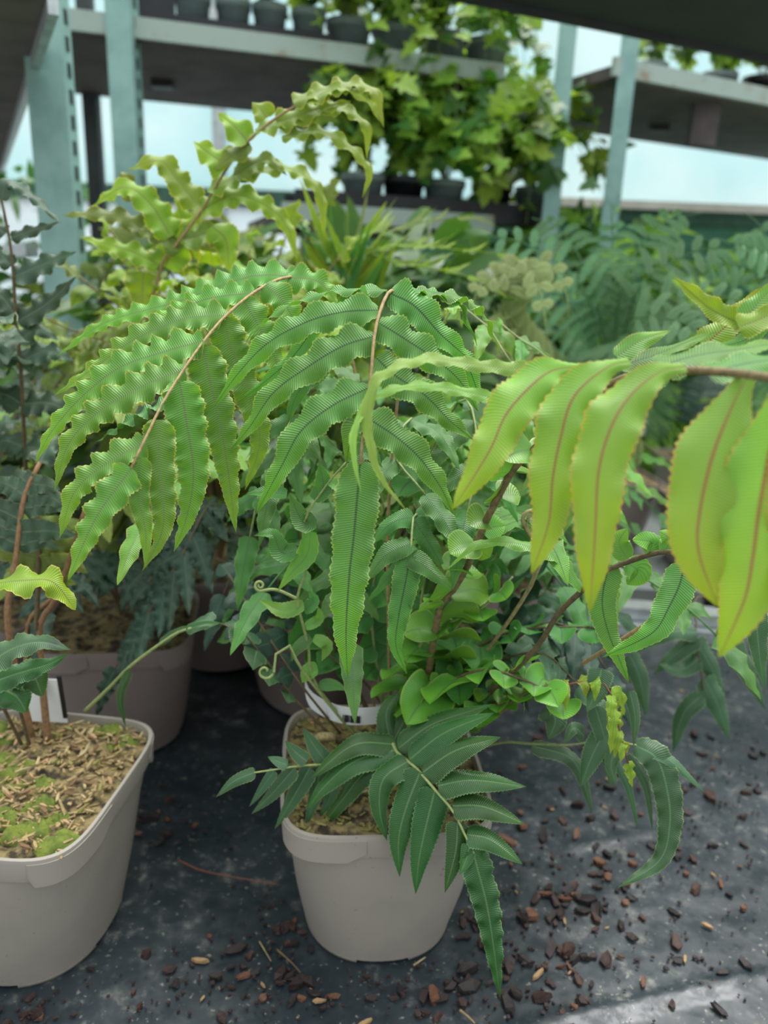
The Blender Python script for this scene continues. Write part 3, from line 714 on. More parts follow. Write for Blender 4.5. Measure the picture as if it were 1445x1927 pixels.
# left stem J with ovate leaflets
fJ = [crown + V((-.02, 0, 0))] + [P(*q) for q in ((598, 1293, .69), (579, 1210, .68), (560, 1127, .665), (576, 1072, .66), (571, 988, .65), (610, 919, .645), (655, 866, .64))]
fr, c = rachis(plant, fJ, 'rachisg', .0018, .0009, n=40)
traced(fr, c[8:], [
    ([(592, 972), (572, 985), (545, 930)], 21), ([(590, 940), (608, 915), (600, 868)], 19), ([(560, 1035), (530, 1040), (512, 1005), (478, 1008)], 20),
    ([(585, 1000), (577, 1045), (548, 1078), (522, 1113)], 19, {'m': 'R'}), ([(572, 1140), (530, 1148), (486, 1128)], 17, {'m': 'R'}), ([(572, 1150), (590, 1130), (580, 1110)], 14),
    ([(540, 930), (500, 925), (462, 930)], 14), ([(585, 1200), (560, 1220), (548, 1245)], 13), ([(590, 1200), (615, 1215), (605, 1245)], 13, {'m': 'R'}),
    ([(598, 1260), (580, 1265), (568, 1285)], 18, {'m': 'R'}), ([(600, 1290), (630, 1290), (655, 1300)], 12), ([(655, 866), (690, 850), (720, 880)], 20),
    ([(620, 905), (650, 925), (632, 950)], 14, {'m': 'R'}), ([(575, 1180), (600, 1165), (598, 1140)], 12, {'m': 'R'}),
], 'I', ruf=.15, wl=.05, ns=20, shape='lance', arch=-.15)
crozier(plant, [crown + V((-.02, -.01, 0)), P(575, 1270, .67), P(545, 1215, .66), P(520, 1230, .655), P(515, 1265, .65)], .008, 'rachisg', .0016, 1.0)
crozier(plant, [P(560, 1127, .665), P(520, 1110, .66), P(490, 1112, .655)], .005, 'rachisg', .0016, 1.4)
o = crozier(plant, [crown + V((-.03, -.045, -.01)), P(608, 1400, .70), P(600, 1388, .69)], .008, 'croz', .0055, 1.3); o['label'] = 'tight scaly fiddlehead'
crozier(plant, [crown + V((.03, .02, 0)), P(1000, 1100, .68), P(985, 985, .67)], .009, 'croz', .0022, 1.5)
# greyish stems leaning left out of the pot
for k, (pp, mt) in enumerate([(((640, 1400, .71), (560, 1320, .70), (470, 1205, .69), (440, 1182, .69), (400, 1170, .70)), 'E'), (((640, 1380, .72), (560, 1280, .70), (480, 1160, .74), (430, 1080, .78)), 'K'),
        (((700, 1360, .73), (640, 1250, .74), (520, 1180, .76), (440, 1190, .78)), 'I')]):
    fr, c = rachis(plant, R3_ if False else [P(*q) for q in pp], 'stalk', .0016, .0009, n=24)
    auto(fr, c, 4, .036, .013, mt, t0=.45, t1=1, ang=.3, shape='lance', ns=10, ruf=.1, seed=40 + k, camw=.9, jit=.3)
# inner stems carrying round leaflets
inbag = Bag()
inner = [((760, 1330, .72), (800, 1200, .70), (900, 1150, .69), (965, 1085, .69)), ((800, 1320, .70), (900, 1262, .66), (1010, 1290, .64), (1090, 1345, .63)),
         ((740, 1330, .74), (860, 1180, .74), (960, 1000, .74), (1040, 900, .74)), ((760, 1330, .73), (930, 1200, .72), (1080, 1180, .70), (1160, 1190, .69)),
         ((720, 1330, .75), (700, 1120, .76), (760, 930, .76), (820, 880, .74)), ((800, 1330, .70), (930, 1330, .66), (1000, 1300, .64), (1060, 1280, .64)),
         ((780, 1340, .74), (860, 1260, .76), (980, 1140, .78), (1010, 1040, .78)), ((690, 1330, .75), (600, 1150, .78), (560, 980, .80), (600, 860, .80))]
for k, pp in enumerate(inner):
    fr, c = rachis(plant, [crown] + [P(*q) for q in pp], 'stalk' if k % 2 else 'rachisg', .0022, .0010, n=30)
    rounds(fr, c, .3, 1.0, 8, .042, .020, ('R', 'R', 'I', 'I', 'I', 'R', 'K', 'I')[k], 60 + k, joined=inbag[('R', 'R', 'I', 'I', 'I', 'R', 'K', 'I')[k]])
# frond E, low right
fE = [crown + V((.04, -.01, -.01))] + [P(*q) for q in ((930, 1400, .70), (1000, 1400, .68), (1070, 1402, .66), (1130, 1395, .65), (1197, 1402, .63))]
fr, c = rachis(plant, fE, 'rachisg', .0018, .0009, n=30); fr['label'] = 'grey-green frond drooping over the sheet'
traced(fr, c[8:], [
    ([(1000, 1403), (1071, 1425), (1098, 1470), (1114, 1533)], 17), ([(1195, 1402), (1236, 1428), (1256, 1490), (1260, 1555), (1240, 1620), (1162, 1671)], 29, {'n': (.9, .3), 'ruf': .2, 'wl': .02, 'ns': 56, 'dY': -.04}),
    ([(1197, 1402), (1262, 1432), (1325, 1490)], 13), ([(1182, 1420), (1215, 1480), (1228, 1562)], 9), ([(1150, 1420), (1182, 1480), (1200, 1562)], 9),
    ([(1120, 1330), (1140, 1400), (1150, 1482)], 19), ([(1132, 1258), (1122, 1300), (1104, 1340)], 24, {'Y': .63}), ([(1140, 1375), (1115, 1420), (1092, 1482)], 24),
    ([(1030, 1330), (1045, 1355), (1032, 1392)], 26), ([(1185, 1300), (1195, 1350), (1192, 1405)], 12), ([(1100, 1385), (1080, 1370), (1062, 1400)], 16), ([(1160, 1400), (1150, 1440), (1160, 1480)], 15),
], 'E', ruf=.10, wl=.04, ns=32, arch=.2, dY=-.015)
fS = [P(1060, 1290, .64), P(1120, 1280, .63), P(1147, 1300, .62), P(1163, 1360, .615), P(1172, 1400, .61), P(1182, 1436, .61)]
fr, c = rachis(plant, [crown + V((.04, 0, 0)), P(950, 1310, .67)] + fS, 'stalkr', .0014, .0008, n=30); fr['label'] = 'young reddish shoot with curling yellow leaflets'
auto(fr, c, 9, .030, .0062, 'Y', t0=.55, t1=1, ang=.6, droop=.9, ns=14, ruf=.4, wl=.012, seed=91, camw=.8, jit=.5, curl=.25)
rounds(fr, c, .25, .6, 5, .036, .017, 'R', 93)
# back fronds of the same plant filling the middle
for k, pp in enumerate([((900, 640, .86), (980, 640, .84), (1050, 690, .82)), ((830, 620, .84), (900, 600, .82), (960, 680, .78)), ((640, 700, .82), (560, 760, .74), (520, 880, .70)),
                        ((860, 760, .76), (900, 850, .70), (880, 960, .66)), ((780, 800, .74), (740, 850, .69), (800, 930, .66)), ((1010, 760, .80), (1090, 900, .74), (1130, 1010, .70)), ((590, 800, .80), (500, 900, .76), (470, 1010, .74))]):
    fr, c = rachis(plant, [crown + V((0, .04, 0)), P(740, 1050, .82)] + [P(*q) for q in pp], 'rachisg', .002, .0009, n=36)
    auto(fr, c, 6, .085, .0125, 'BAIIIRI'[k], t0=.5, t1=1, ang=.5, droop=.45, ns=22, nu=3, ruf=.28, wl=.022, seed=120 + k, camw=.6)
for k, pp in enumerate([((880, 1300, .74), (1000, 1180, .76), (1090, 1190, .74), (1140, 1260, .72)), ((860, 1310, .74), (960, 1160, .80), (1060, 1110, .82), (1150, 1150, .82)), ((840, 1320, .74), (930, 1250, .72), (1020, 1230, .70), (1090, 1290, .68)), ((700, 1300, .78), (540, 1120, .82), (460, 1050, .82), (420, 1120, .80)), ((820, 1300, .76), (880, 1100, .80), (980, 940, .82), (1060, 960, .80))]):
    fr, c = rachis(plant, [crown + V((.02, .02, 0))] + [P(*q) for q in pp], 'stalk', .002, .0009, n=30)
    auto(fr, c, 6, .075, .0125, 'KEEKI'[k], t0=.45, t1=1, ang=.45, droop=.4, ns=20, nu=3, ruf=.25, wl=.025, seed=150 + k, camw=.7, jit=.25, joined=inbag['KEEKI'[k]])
build_multi('inner_leaflets', inbag, plant)
# plant label looped into a strip
lp, _ = spline([P(640, 1150, .80), P(600, 1190, .78), P(576, 1250, .755), P(578, 1305, .735), P(610, 1333, .715), P(660, 1348, .705), P(730, 1345, .71)], 26)
mb = MB(); v = []; f = []
for i, p in enumerate(lp):
    for s_, z in ((-1, -.012), (-1, .012), (1, .012), (1, -.012)):
        v.append(p + V((0, .0004 * s_, 0)) + (UP * .9 + V((0, -.1, 0))) * z)
for i in range(26):
    for j in range(4): f.append((i * 4 + j, i * 4 + (j + 1) % 4, i * 4 + 4 + (j + 1) % 4, i * 4 + 4 + j))
mb.add(v, f); lab = mb.build('label_strip', 'white', plant, False); lab['label'] = 'white looped label strip with a barcode'
mb = MB(); t_ = (lp[22] - lp[20]).normalized()
for i in range(9):
    q = lp[20] + t_ * (i * .0021) + V((0, -.0012, -.003)); mb.box(q, (.0005 + .0003 * (i % 3), .0003, .0042))
mb.build('barcode', 'black', lab, False)
# clover seedling
for k, (x, y) in enumerate(((765, 1307), (800, 1290), (822, 1282), (832, 1310))):
    p = P(x, y, .68); st = MB(); st.tube([crown + V((.03, -.03, -.01)), (crown + V((.03, -.03, 0))).lerp(p, .6), p], .0007, .0005, 5); s_ = st.build('seedling_stem', 'rachisg', plant)
    for a in (0, 2.1, 4.2):
        mb = MB(); d = V((math.cos(a), -.2, math.sin(a))); leaf(mb, [p, p + d * .006, p + d * .012], .0055, facing(p, 1, .5), ns=8, nu=2, ruf=0, shape='oval', seed=k); mb.build('seedling_leaf', 'R', s_)

# ================================================================== LEFT POT
fl = G(60, 1868); LP = V((fl.x - .035, fl.y + .096, 0))
left, lsoil = potted('potted_fern', LP, -.10, 'fern in the taupe pot at the left with bright mossy compost', chips=220, seed=5, rx=.110)
for k in range(34):
    moss_patch(lsoil, LP + V(((-.1 + .2 * ((k * .618) % 1)) * .88, (-.1 + .2 * ((k * .37 + .1) % 1)) * 1.0, .179)), .010 + .010 * ((k * .73) % 1), k)
lc = G(60, 1400, .18)
mb = MB(); a = G(70, 1380, .178); mb.box(P(78, 1318, a.y + .0), (.026, .0006, .030), Matrix.Rotation(.12, 3, 'X')); lb = mb.build('plant_label', 'white', left, False); lb['label'] = 'white plastic plant label'
mb = MB(); mb.box(P(117, 1312, a.y - .001), (.0022, .0012, .029), Matrix.Rotation(.12, 3, 'X')); mb.build('label_edge', 'black', lb, False)
def lfrond(pp, r, mat='stalk', n=24): return rachis(left, [P(*q) for q in pp], mat, r, r * .6, n=n)
fr, c = lfrond(((55, 1400, .70), (30, 1320, .66), (-20, 1262, .64), (0, 1245, .635)), .002)
traced(fr, c, [([(-40, 1262), (20, 1222), (75, 1208), (133, 1222)], 36, {'m': 'bruise', 'Y': .62, 'n': (.6, .7)}), ([(-20, 1285), (40, 1265), (90, 1250), (128, 1230)], 26, {'Y': .64, 'm': 'D'}),
    ([(20, 1275), (60, 1270), (80, 1310)], 30, {'Y': .66, 'shape': 'oval', 'm': 'D'}), ([(-10, 1290), (30, 1310), (50, 1340)], 30, {'Y': .65, 'shape': 'oval', 'm': 'D'})], 'D', ruf=.2, wl=.03)
fr, c = lfrond(((40, 1400, .72), (-30, 1250, .66), (-60, 1130, .62), (-20, 1098, .60)), .002)
traced(fr, c, [([(-30, 1100), (40, 1092), (100, 1095), (142, 1148)], 34, {'Y': .60, 'n': (.45, .9), 'ruf': .45, 'wl': .032, 'shape': 'oval'})], 'Y')
fr, c = lfrond(((160, 1338, .76), (205, 1295, .74), (250, 1250, .72), (325, 1196, .70), (360, 1182, .69)), .0022, 'rachisg')
traced(fr, c, [([(350, 1186), (380, 1176), (417, 1172)], 11, {'Y': .69}), ([(243, 1262), (226, 1310), (236, 1368)], 9, {'Y': .72}), ([(300, 1210), (340, 1184), (372, 1180)], 8, {'Y': .71})], 'D', ruf=.1)
# tall stalks leaving the left pot and leaning out at the left
for k, (pp, mt) in enumerate([(((60, 1385, .72), (15, 1180, .72), (30, 1050, .74), (45, 940, .76), (75, 870, .78)), 'stalko'), (((90, 1400, .75), (75, 1190, .78), (108, 1120, .78), (160, 960, .80)), 'stalko'),
        (((70, 1400, .78), (50, 1190, .80), (105, 1120, .82), (140, 1060, .84)), 'stalko'), (((60, 1400, .78), (72, 1080, .80), (70, 950, .82)), 'stalk')]):
    fr, c = lfrond(pp, .0042, mt)
    if k in (0, 3): auto(fr, c, 5, .07, .014, 'NO'[k // 3], t0=.72, t1=1, ang=.3, ns=18, ruf=.35, wl=.018, seed=200 + k, camw=.6)
# ================================================================== POT BEHIND, LEFT
fl = G(262, 1450); BP = V((fl.x - .055, fl.y + .12, 0))
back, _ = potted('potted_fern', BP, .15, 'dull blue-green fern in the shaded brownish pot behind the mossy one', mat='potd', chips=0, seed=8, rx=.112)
bcr = BP + V((0, 0, .19))
fM = [bcr] + [P(*q) for q in ((420, 1000, .98), (395, 950, .93), (345, 1040, .88), (300, 1120, .86), (255, 1190, .845), (217, 1258, .835))]
fr, c = rachis(back, fM, 'stalk', .002, .001, n=50)
auto(fr, c, 11, .075, .0135, 'K', t0=.5, t1=1, ang=.75, droop=.15, ns=22, nu=3, ruf=.4, wl=.016, seed=300, camw=1.1)
for k in range(8):
    az = (-2.6, -1.9, -1.0, .3, 1.3, 2.0, 2.6, 3.1)[k]; c = arcfrond(bcr, az, .30 + .05 * (k % 3), 1.35, -.5 - .1 * (k % 3), 30)
    fr, c = rachis(back, c, 'stalk', .0022, .001, n=30)
    auto(fr, c, 8, .085, .014, 'KNKK'[k % 4], t0=.35, t1=1, ang=.5, droop=.4, ns=18, nu=2, ruf=.35, wl=.018, seed=310 + k, camw=.5)

# ================================================================== LEFT EDGE, DARK HOLLY-LEAVED FERN
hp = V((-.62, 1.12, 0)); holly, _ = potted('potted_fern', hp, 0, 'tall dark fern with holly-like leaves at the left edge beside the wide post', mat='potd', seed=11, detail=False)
fN = [hp + V((0, 0, .19))] + [P(*q) for q in ((45, 1000, 1.0), (45, 819, .96), (38, 681, .95), (31, 611, .95), (21, 473, .95), (3, 376, .95))]
fr, c = rachis(holly, fN, 'stalk', .004, .0016, n=60)
traced(fr, c[20:], [
    ([(3, 376), (14, 342), (52, 362), (118, 423)], 17, {'n': (.5, .8)}), ([(21, 447), (66, 432), (112, 418)], 14), ([(27, 520), (85, 496), (143, 473)], 25), ([(33, 605), (90, 570), (143, 520)], 22),
    ([(10, 440), (-20, 420), (-50, 430)], 18), ([(22, 500), (-10, 470), (-40, 470)], 18), ([(32, 600), (5, 560), (-30, 540)], 26), ([(38, 680), (90, 660), (140, 680)], 26), ([(38, 680), (0, 640), (-40, 640)], 28),
    ([(42, 760), (100, 760), (150, 800)], 28), ([(42, 760), (0, 740), (-40, 760)], 28), ([(44, 840), (90, 850), (120, 900)], 28), ([(44, 840), (5, 830), (-30, 860)], 26), ([(45, 900), (10, 900), (-20, 940)], 24), ([(36, 640), (70, 620), (110, 640)], 20)],
    'N', ruf=.35, wl=.022, ns=30)
for k in range(9):
    az = -1.2 + k * .62; c = arcfrond(hp + V((0, 0, .19)), az, .60 + .05 * (k % 3), 1.45, .3 - .4 * (k % 3), 30)
    fr, c = rachis(holly, c, 'stalk', .003, .0012, n=30)
    auto(fr, c, 11, .085, .020, 'NONOYN'[k % 6], t0=.3, t1=1, ang=.4, droop=.25, ns=16, ruf=.4, wl=.022, seed=340 + k, camw=.7)
# ================================================================== YELLOW-GREEN FERN, UPPER LEFT
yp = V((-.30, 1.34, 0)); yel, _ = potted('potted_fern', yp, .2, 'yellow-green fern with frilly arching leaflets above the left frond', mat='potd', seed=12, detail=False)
ycr = yp + V((0, 0, .19))
fP = [ycr, P(285, 700, 1.10)] + [P(*q) for q in ((300, 515, 1.05), (325, 470, 1.04), (378, 398, 1.03), (425, 320, 1.02), (470, 262, 1.01), (530, 215, 1.0), (575, 190, .99))]
fr, c = rachis(yel, fP, 'rachis', .004, .0014, n=60)
traced(fr, c[15:], [
    ([(390, 358), (475, 322), (550, 318), (600, 362), (611, 450)], 24, {'n': (.6, .8)}), ([(378, 395), (440, 367), (500, 386), (540, 426), (560, 492)], 26), ([(480, 246), (565, 216), (640, 203), (688, 238), (690, 300)], 24, {'n': (.6, .8)}),
    ([(530, 258), (600, 246), (660, 278), (694, 322), (682, 373)], 19, {'n': (.6, .8)}), ([(550, 188), (650, 158), (702, 172), (722, 240)], 24, {'n': (.6, .8)}), ([(400, 425), (425, 452), (431, 512)], 30),
    ([(430, 312), (400, 292), (364, 266)], 35), ([(372, 386), (335, 340), (300, 302), (240, 320)], 28), ([(468, 268), (440, 236), (410, 213)], 30), ([(502, 222), (490, 205), (474, 192)], 25),
    ([(310, 502), (340, 440), (380, 402)], 38), ([(322, 445), (282, 382), (235, 352), (176, 386)], 31), ([(275, 440), (245, 414), (190, 402), (116, 405)], 21, {'m': 'O'}), ([(300, 497), (240, 470), (150, 446)], 25),
    ([(270, 512), (268, 545), (268, 588)], 35), ([(440, 330), (500, 300), (540, 330)], 22, {'m': 'O'}), ([(520, 230), (600, 205), (660, 190)], 25), ([(470, 270), (440, 290), (400, 320)], 22, {'m': 'O'}),
    ([(575, 190), (640, 165), (690, 185), (716, 230)], 19, {'n': (.6, .8)}), ([(340, 470), (300, 440), (230, 430)], 25, {'m': 'O'}), ([(345, 450), (400, 440), (450, 470)], 28, {'m': 'O'})],
    'Y', nc=(.75, .6), ruf=.36, wl=.026, ns=46, arch=.1)
ybag = Bag()
for k in range(11):
    az = -1.9 + k * .5; c = arcfrond(ycr, az, .66 + .05 * (k % 3), 1.45, .1 - .35 * (k % 3), 30)
    fr, c = rachis(yel, c, 'stalk', .003, .0012, n=30)
    auto(fr, c, 11, .095, .020, 'OYOIY'[k % 5], t0=.35, t1=1, ang=.4, droop=.3, ns=16, ruf=.4, wl=.022, seed=370 + k, camw=.6, joined=ybag['OYOIY'[k % 5]])
build_multi('lower_leaflets', ybag, yel)
for k, (x, y, Y) in enumerate(((205, 430, 1.12), (255, 372, 1.22), (345, 420, 1.26), (470, 470, 1.22), (150, 520, 1.10), (545, 420, 1.30), (610, 380, 1.36), (400, 500, 1.10), (90, 600, 1.05), (230, 560, 1.04), (640, 480, 1.25))):
    e = P(x, y, Y); m_ = ycr.lerp(e, .55) + V((0, .05, .10)); fr, c = rachis(yel, [ycr, m_, e], 'rachis', .003, .0012, n=30)
    auto(fr, c, 6, .085, .020, 'YOYGOYOYOOY'[k], t0=.5, t1=1, ang=.55, droop=.45, ns=18, nu=3, ruf=.36, wl=.026, seed=390 + k, camw=.9, jit=.3)
# ================================================================== FERNS BEHIND
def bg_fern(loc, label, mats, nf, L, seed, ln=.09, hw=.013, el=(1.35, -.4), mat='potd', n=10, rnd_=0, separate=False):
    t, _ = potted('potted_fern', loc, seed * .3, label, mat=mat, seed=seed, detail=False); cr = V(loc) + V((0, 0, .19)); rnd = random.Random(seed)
    for k in range(nf):
        az = 2 * math.pi * k / nf + rnd.uniform(-.25, .25); c = arcfrond(cr, az, L * rnd.uniform(.75, 1.1), el[0] + rnd.uniform(-.25, .1), el[1] + rnd.uniform(-.4, .4), 24)
        mb = MB(); mb.tube(spline(c, 24)[0], .0022, .001, 4)
        auto(None, c, n, ln, hw, None, t0=.3, t1=1, ang=.45, droop=.35, ns=12, nu=2, ruf=.3, wl=.024, joined=mb, seed=seed * 50 + k, camw=.5)
        mb.build('frond', mats[k % len(mats)], t)
    return t
bg_fern((.06, 1.08, 0), 'green fern directly behind the central fern, half hidden by its fronds', 'IBI', 14, .56, 21)
bg_fern((.17, 1.33, 0), 'mid green fern behind the stalk of the lime frond', 'IAIR', 12, .36, 22)
bg_fern((-.12, 1.20, 0), 'olive fern between the yellow-green fern and the central fern', 'OIA', 15, .68, 23)
dk = bg_fern((.92, 1.12, 0), 'dark fern drooping over the sheet below the lime leaflets', 'KDE', 7, .27, 25, el=(1.2, -.9))
fK = [V((.92, 1.12, .19))] + [P(*q) for q in ((1360, 1120, .98), (1310, 1180, .92), (1318, 1250, .90), (1322, 1300, .89))]
fr, c = rachis(dk, fK, 'stalk', .002, .001, n=30)
traced(fr, c[8:], [([(1185, 1232), (1205, 1280), (1216, 1348)], 20, {'Y': .86}), ([(1326, 1277), (1350, 1325), (1372, 1390)], 23), ([(1320, 1308), (1285, 1345), (1266, 1415)], 18), ([(1308, 1205), (1335, 1250), (1363, 1306)], 22), ([(1312, 1190), (1260, 1190), (1190, 1230)], 18),
    ([(1312, 1200), (1260, 1240), (1230, 1270)], 18), ([(1360, 1180), (1400, 1250), (1440, 1335)], 24, {'Y': .86}), ([(1315, 1240), (1280, 1260), (1240, 1250)], 18)], 'E', ruf=.1, wl=.04, ns=24, arch=.25)
# yellow-green fern with upright leaflets beyond
yq = V((.10, 1.62, -.1))
def standless(name, loc, label, cat='fern', mat='potd', seed=0): return potted(name, loc, .1, label, cat=cat, mat=mat, seed=seed, detail=False)
fernQ, _ = standless('potted_fern', (-.04, 1.46, 0), 'bright fern with upright pointed leaflets below the rack shelf', seed=31)
for k, pp in enumerate([((640, 510, 1.36), (700, 470, 1.36), (800, 465, 1.36), (935, 478, 1.36)), ((650, 520, 1.40), (760, 430, 1.42), (860, 410, 1.42)), ((640, 520, 1.36), (600, 450, 1.36), (560, 420, 1.36)), ((660, 530, 1.36), (760, 500, 1.34), (880, 520, 1.30))]):
    c, _ = spline([V((-.04, 1.46, .19))] + [P(*q) for q in pp], 30); mb = MB(); mb.tube(c, .003, .001, 5)
    auto(None, c, 10, .10, .009, None, t0=.4, t1=1, ang=.8, droop=-.35, ns=12, joined=mb, seed=500 + k, camw=.5, ruf=.1); mb.build('frond', 'YOIY'[k], fernQ)
# feathery tree ferns at right
def lacyfern(loc, label, mat, fronds, pot='potd', seed=0, ln=.10, w=.0045):
    t, _ = standless('potted_fern', loc, label, mat=pot, seed=seed)
    for k, pp in enumerate(fronds):
        c, _ = spline([V(loc) + V((0, 0, .19))] + [P(*q) for q in pp], 40); mb = MB(); mb.tube(c, .003, .001, 5)
        lacy(mb, c, 22, ln, seed * 20 + k, t0=.35, w=w); mb.build('frond', mat, t)
    return t
lacyfern((.66, 2.14, 0), 'tall feathery blue-green tree fern at the right', 'L', [((1150, 600, 1.6), (1153, 480, 1.6), (1150, 385, 1.55)), ((1180, 600, 1.5), (1290, 480, 1.42), (1400, 470, 1.36)), ((1120, 600, 1.5), (1010, 470, 1.5), (890, 440, 1.5)),
    ((1200, 620, 1.45), (1330, 560, 1.35), (1440, 580, 1.3)), ((1100, 620, 1.5), (1000, 540, 1.45), (930, 560, 1.42)), ((1160, 600, 1.5), (1230, 430, 1.55), (1320, 400, 1.6)), ((1130, 600, 1.5), (1060, 440, 1.6), (1000, 410, 1.7)), ((1180, 640, 1.4), (1260, 600, 1.3), (1340, 640, 1.2))], seed=41, ln=.13)
lacyfern((1.12, 1.98, 0), 'feathery dark fern at the right edge behind the folded leaves', 'L', [((1450, 600, 1.5), (1400, 500, 1.45), (1290, 520, 1.4)), ((1460, 560, 1.5), (1440, 440, 1.5), (1400, 400, 1.5)), ((1470, 560, 1.5), (1450, 480, 1.4), (1350, 450, 1.35))], seed=42, ln=.12)
lacyfern((.84, 1.94, 0), 'pale yellow feathery fern left of the tree fern', 'LY', [((970, 640, 1.36), (960, 520, 1.32), (900, 540, 1.26), (885, 610, 1.24)), ((980, 640, 1.36), (985, 505, 1.33), (960, 500, 1.28), (930, 560, 1.24)), ((990, 640, 1.36), (1010, 500, 1.34), (1060, 530, 1.28), (1070, 600, 1.26)), ((980, 640, 1.36), (1000, 510, 1.3), (1020, 560, 1.25), (1030, 640, 1.22))], seed=43, ln=.075, w=.0048)
# pale pot on the far bench
pp_ = G(1240, 934); fp, _ = potted('potted_fern', (pp_.x + .03, 2.44, 0), .25, 'pale taupe pot glimpsed between the lime leaflets', mat='pot', seed=44)
mb = MB(); c = arcfrond((pp_.x, 2.44, .19), 2.6, .30, 1.3, .2); mb.tube(spline(c, 20)[0], .003, .001, 5); auto(None, c, 8, .10, .014, None, t0=.4, joined=mb, seed=601); mb.build('frond', 'I', fp)
mb = MB(); c = arcfrond((pp_.x, 2.44, .19), .6, .36, 1.3, .3); mb.tube(spline(c, 20)[0], .003, .001, 5); auto(None, c, 8, .12, .016, None, t0=.3, joined=mb, seed=602); mb.build('frond', 'K', fp)
tg = P(1205, 795, 2.36); mb = MB(); mb.box(tg, (.02, .0008, .04)); mb.build('plant_label', 'white', fp, False)
# shrubs low behind the benches
def bush(name, loc, r, h, label, mats, seed, n=420, size=.05, cat='plant', lob=True, base=ZF):
    t = thing(name, (loc[0], loc[1], base), label, cat); rnd = random.Random(seed); z0 = base
    mb = MB(); pr = .11
    K = 24; v = []
    for z, q in ((0, .8), (.2, 1.0), (.2, .92), (.16, .9)): v += [V((loc[0] + math.cos(2 * math.pi * j / K) * pr * q, loc[1] + math.sin(2 * math.pi * j / K) * pr * q, z0 + z)) for j in range(K)]
    mb.add(v, [(i * K + j, i * K + (j + 1) % K, (i + 1) * K + (j + 1) % K, (i + 1) * K + j) for i in range(3) for j in range(K)] + [tuple(range(K))[::-1], tuple(range(3 * K, 4 * K))]); mb.build('pot', 'blackpl', t)
    mb = MB()
    for k in range(7):
        e = V((loc[0] + rnd.uniform(-1, 1) * r * .6, loc[1] + rnd.uniform(-1, 1) * r * .6, loc[2] + h * rnd.uniform(.2, .8))); b = V((loc[0], loc[1], z0 + .16)); mb.tube(spline([b, b.lerp(e, .5) + V((0, 0, .05)), e], 8)[0], .006, .002, 5)
    mb.build('branches', 'stalk', t)
    for q, mt in enumerate(mats):
        mb = MB()
        for i in range(n // len(mats)):
            d = V((rnd.gauss(0, 1), rnd.gauss(0, 1), rnd.gauss(0, 1))).normalized() * rnd.uniform(.5, 1) ** .5
            p = V((loc[0] + d.x * r, loc[1] + d.y * r, loc[2] + h * .5 + d.z * h * .5)); dr = V((d.x + rnd.gauss(0, .4), d.y + rnd.gauss(0, .4), d.z * .5 - .3 + rnd.gauss(0, .3)))
            nr = V((rnd.gauss(0, .5), -.6 + rnd.gauss(0, .5), 1)); s_ = size * rnd.uniform(.6, 1.3)
            if lob: lobed(mb, p, dr, nr, s_)
            else: leaf(mb, [p, p + dr.normalized() * s_, p + dr.normalized() * s_ * 1.9 - UP * s_ * .4], s_ * .32, nr.normalized(), ns=6, nu=1, ruf=.1, shape='lance', seed=i)
        mb.build('foliage', mt, t)['kind'] = 'stuff'
    return t
bush('leafy_shrub', (-.50, 2.05, -.15), .42, .98, 'dark leafy shrub low behind the yellow-green fern', ['VD', 'O'], 71, n=1200, size=.07, lob=False)
bush('leafy_shrub', (.02, 2.02, -.20), .46, 1.02, 'dark leafy shrub behind the bright upright fern', ['VD', 'I'], 72, n=1200, size=.07, lob=False)
bush('leafy_shrub', (.70, 2.95, -.15), .42, 1.12, 'light green shrub at the foot of the right rack', ['VD', 'V'], 73, n=900, size=.07, lob=False)
bush('leafy_shrub', (1.55, 3.2, -.2), .6, 1.14, 'mixed green shrub below the white sill at the right', ['VD', 'V', 'I'], 74, n=900, size=.08, lob=False)
bush('leafy_shrub', (-1.15, 2.1, -.2), .40, .90, 'dark shrub behind the wide post at the left', ['VD', 'O'], 75, n=420, size=.07, lob=False)
bush('leafy_shrub', (-1.6, 3.7, .2), .5, .9, 'hazy shrub outlined by the white film behind the left post', ['VD'], 76, n=300, size=.06, lob=False)
for k, (px, Y, w) in enumerate(((1250, 3.9, .16), (1390, 3.9, .20), (1100, 3.9, .14))):
    p = P(px, 450, Y); mb = MB(); mb.box((p.x, p.y, ZF + .45), (w / 2, .12, .45)); mb.box((p.x, p.y, ZF + .915), (w / 2 + .012, .132, .015))
    tag(mb.build('storage_bin', 'teal_plastic', None, False), ['teal bin behind the tree fern, middle of three', 'wide teal bin at the right edge under the white sill', 'narrow teal bin by the rack post'][k], 'bin')
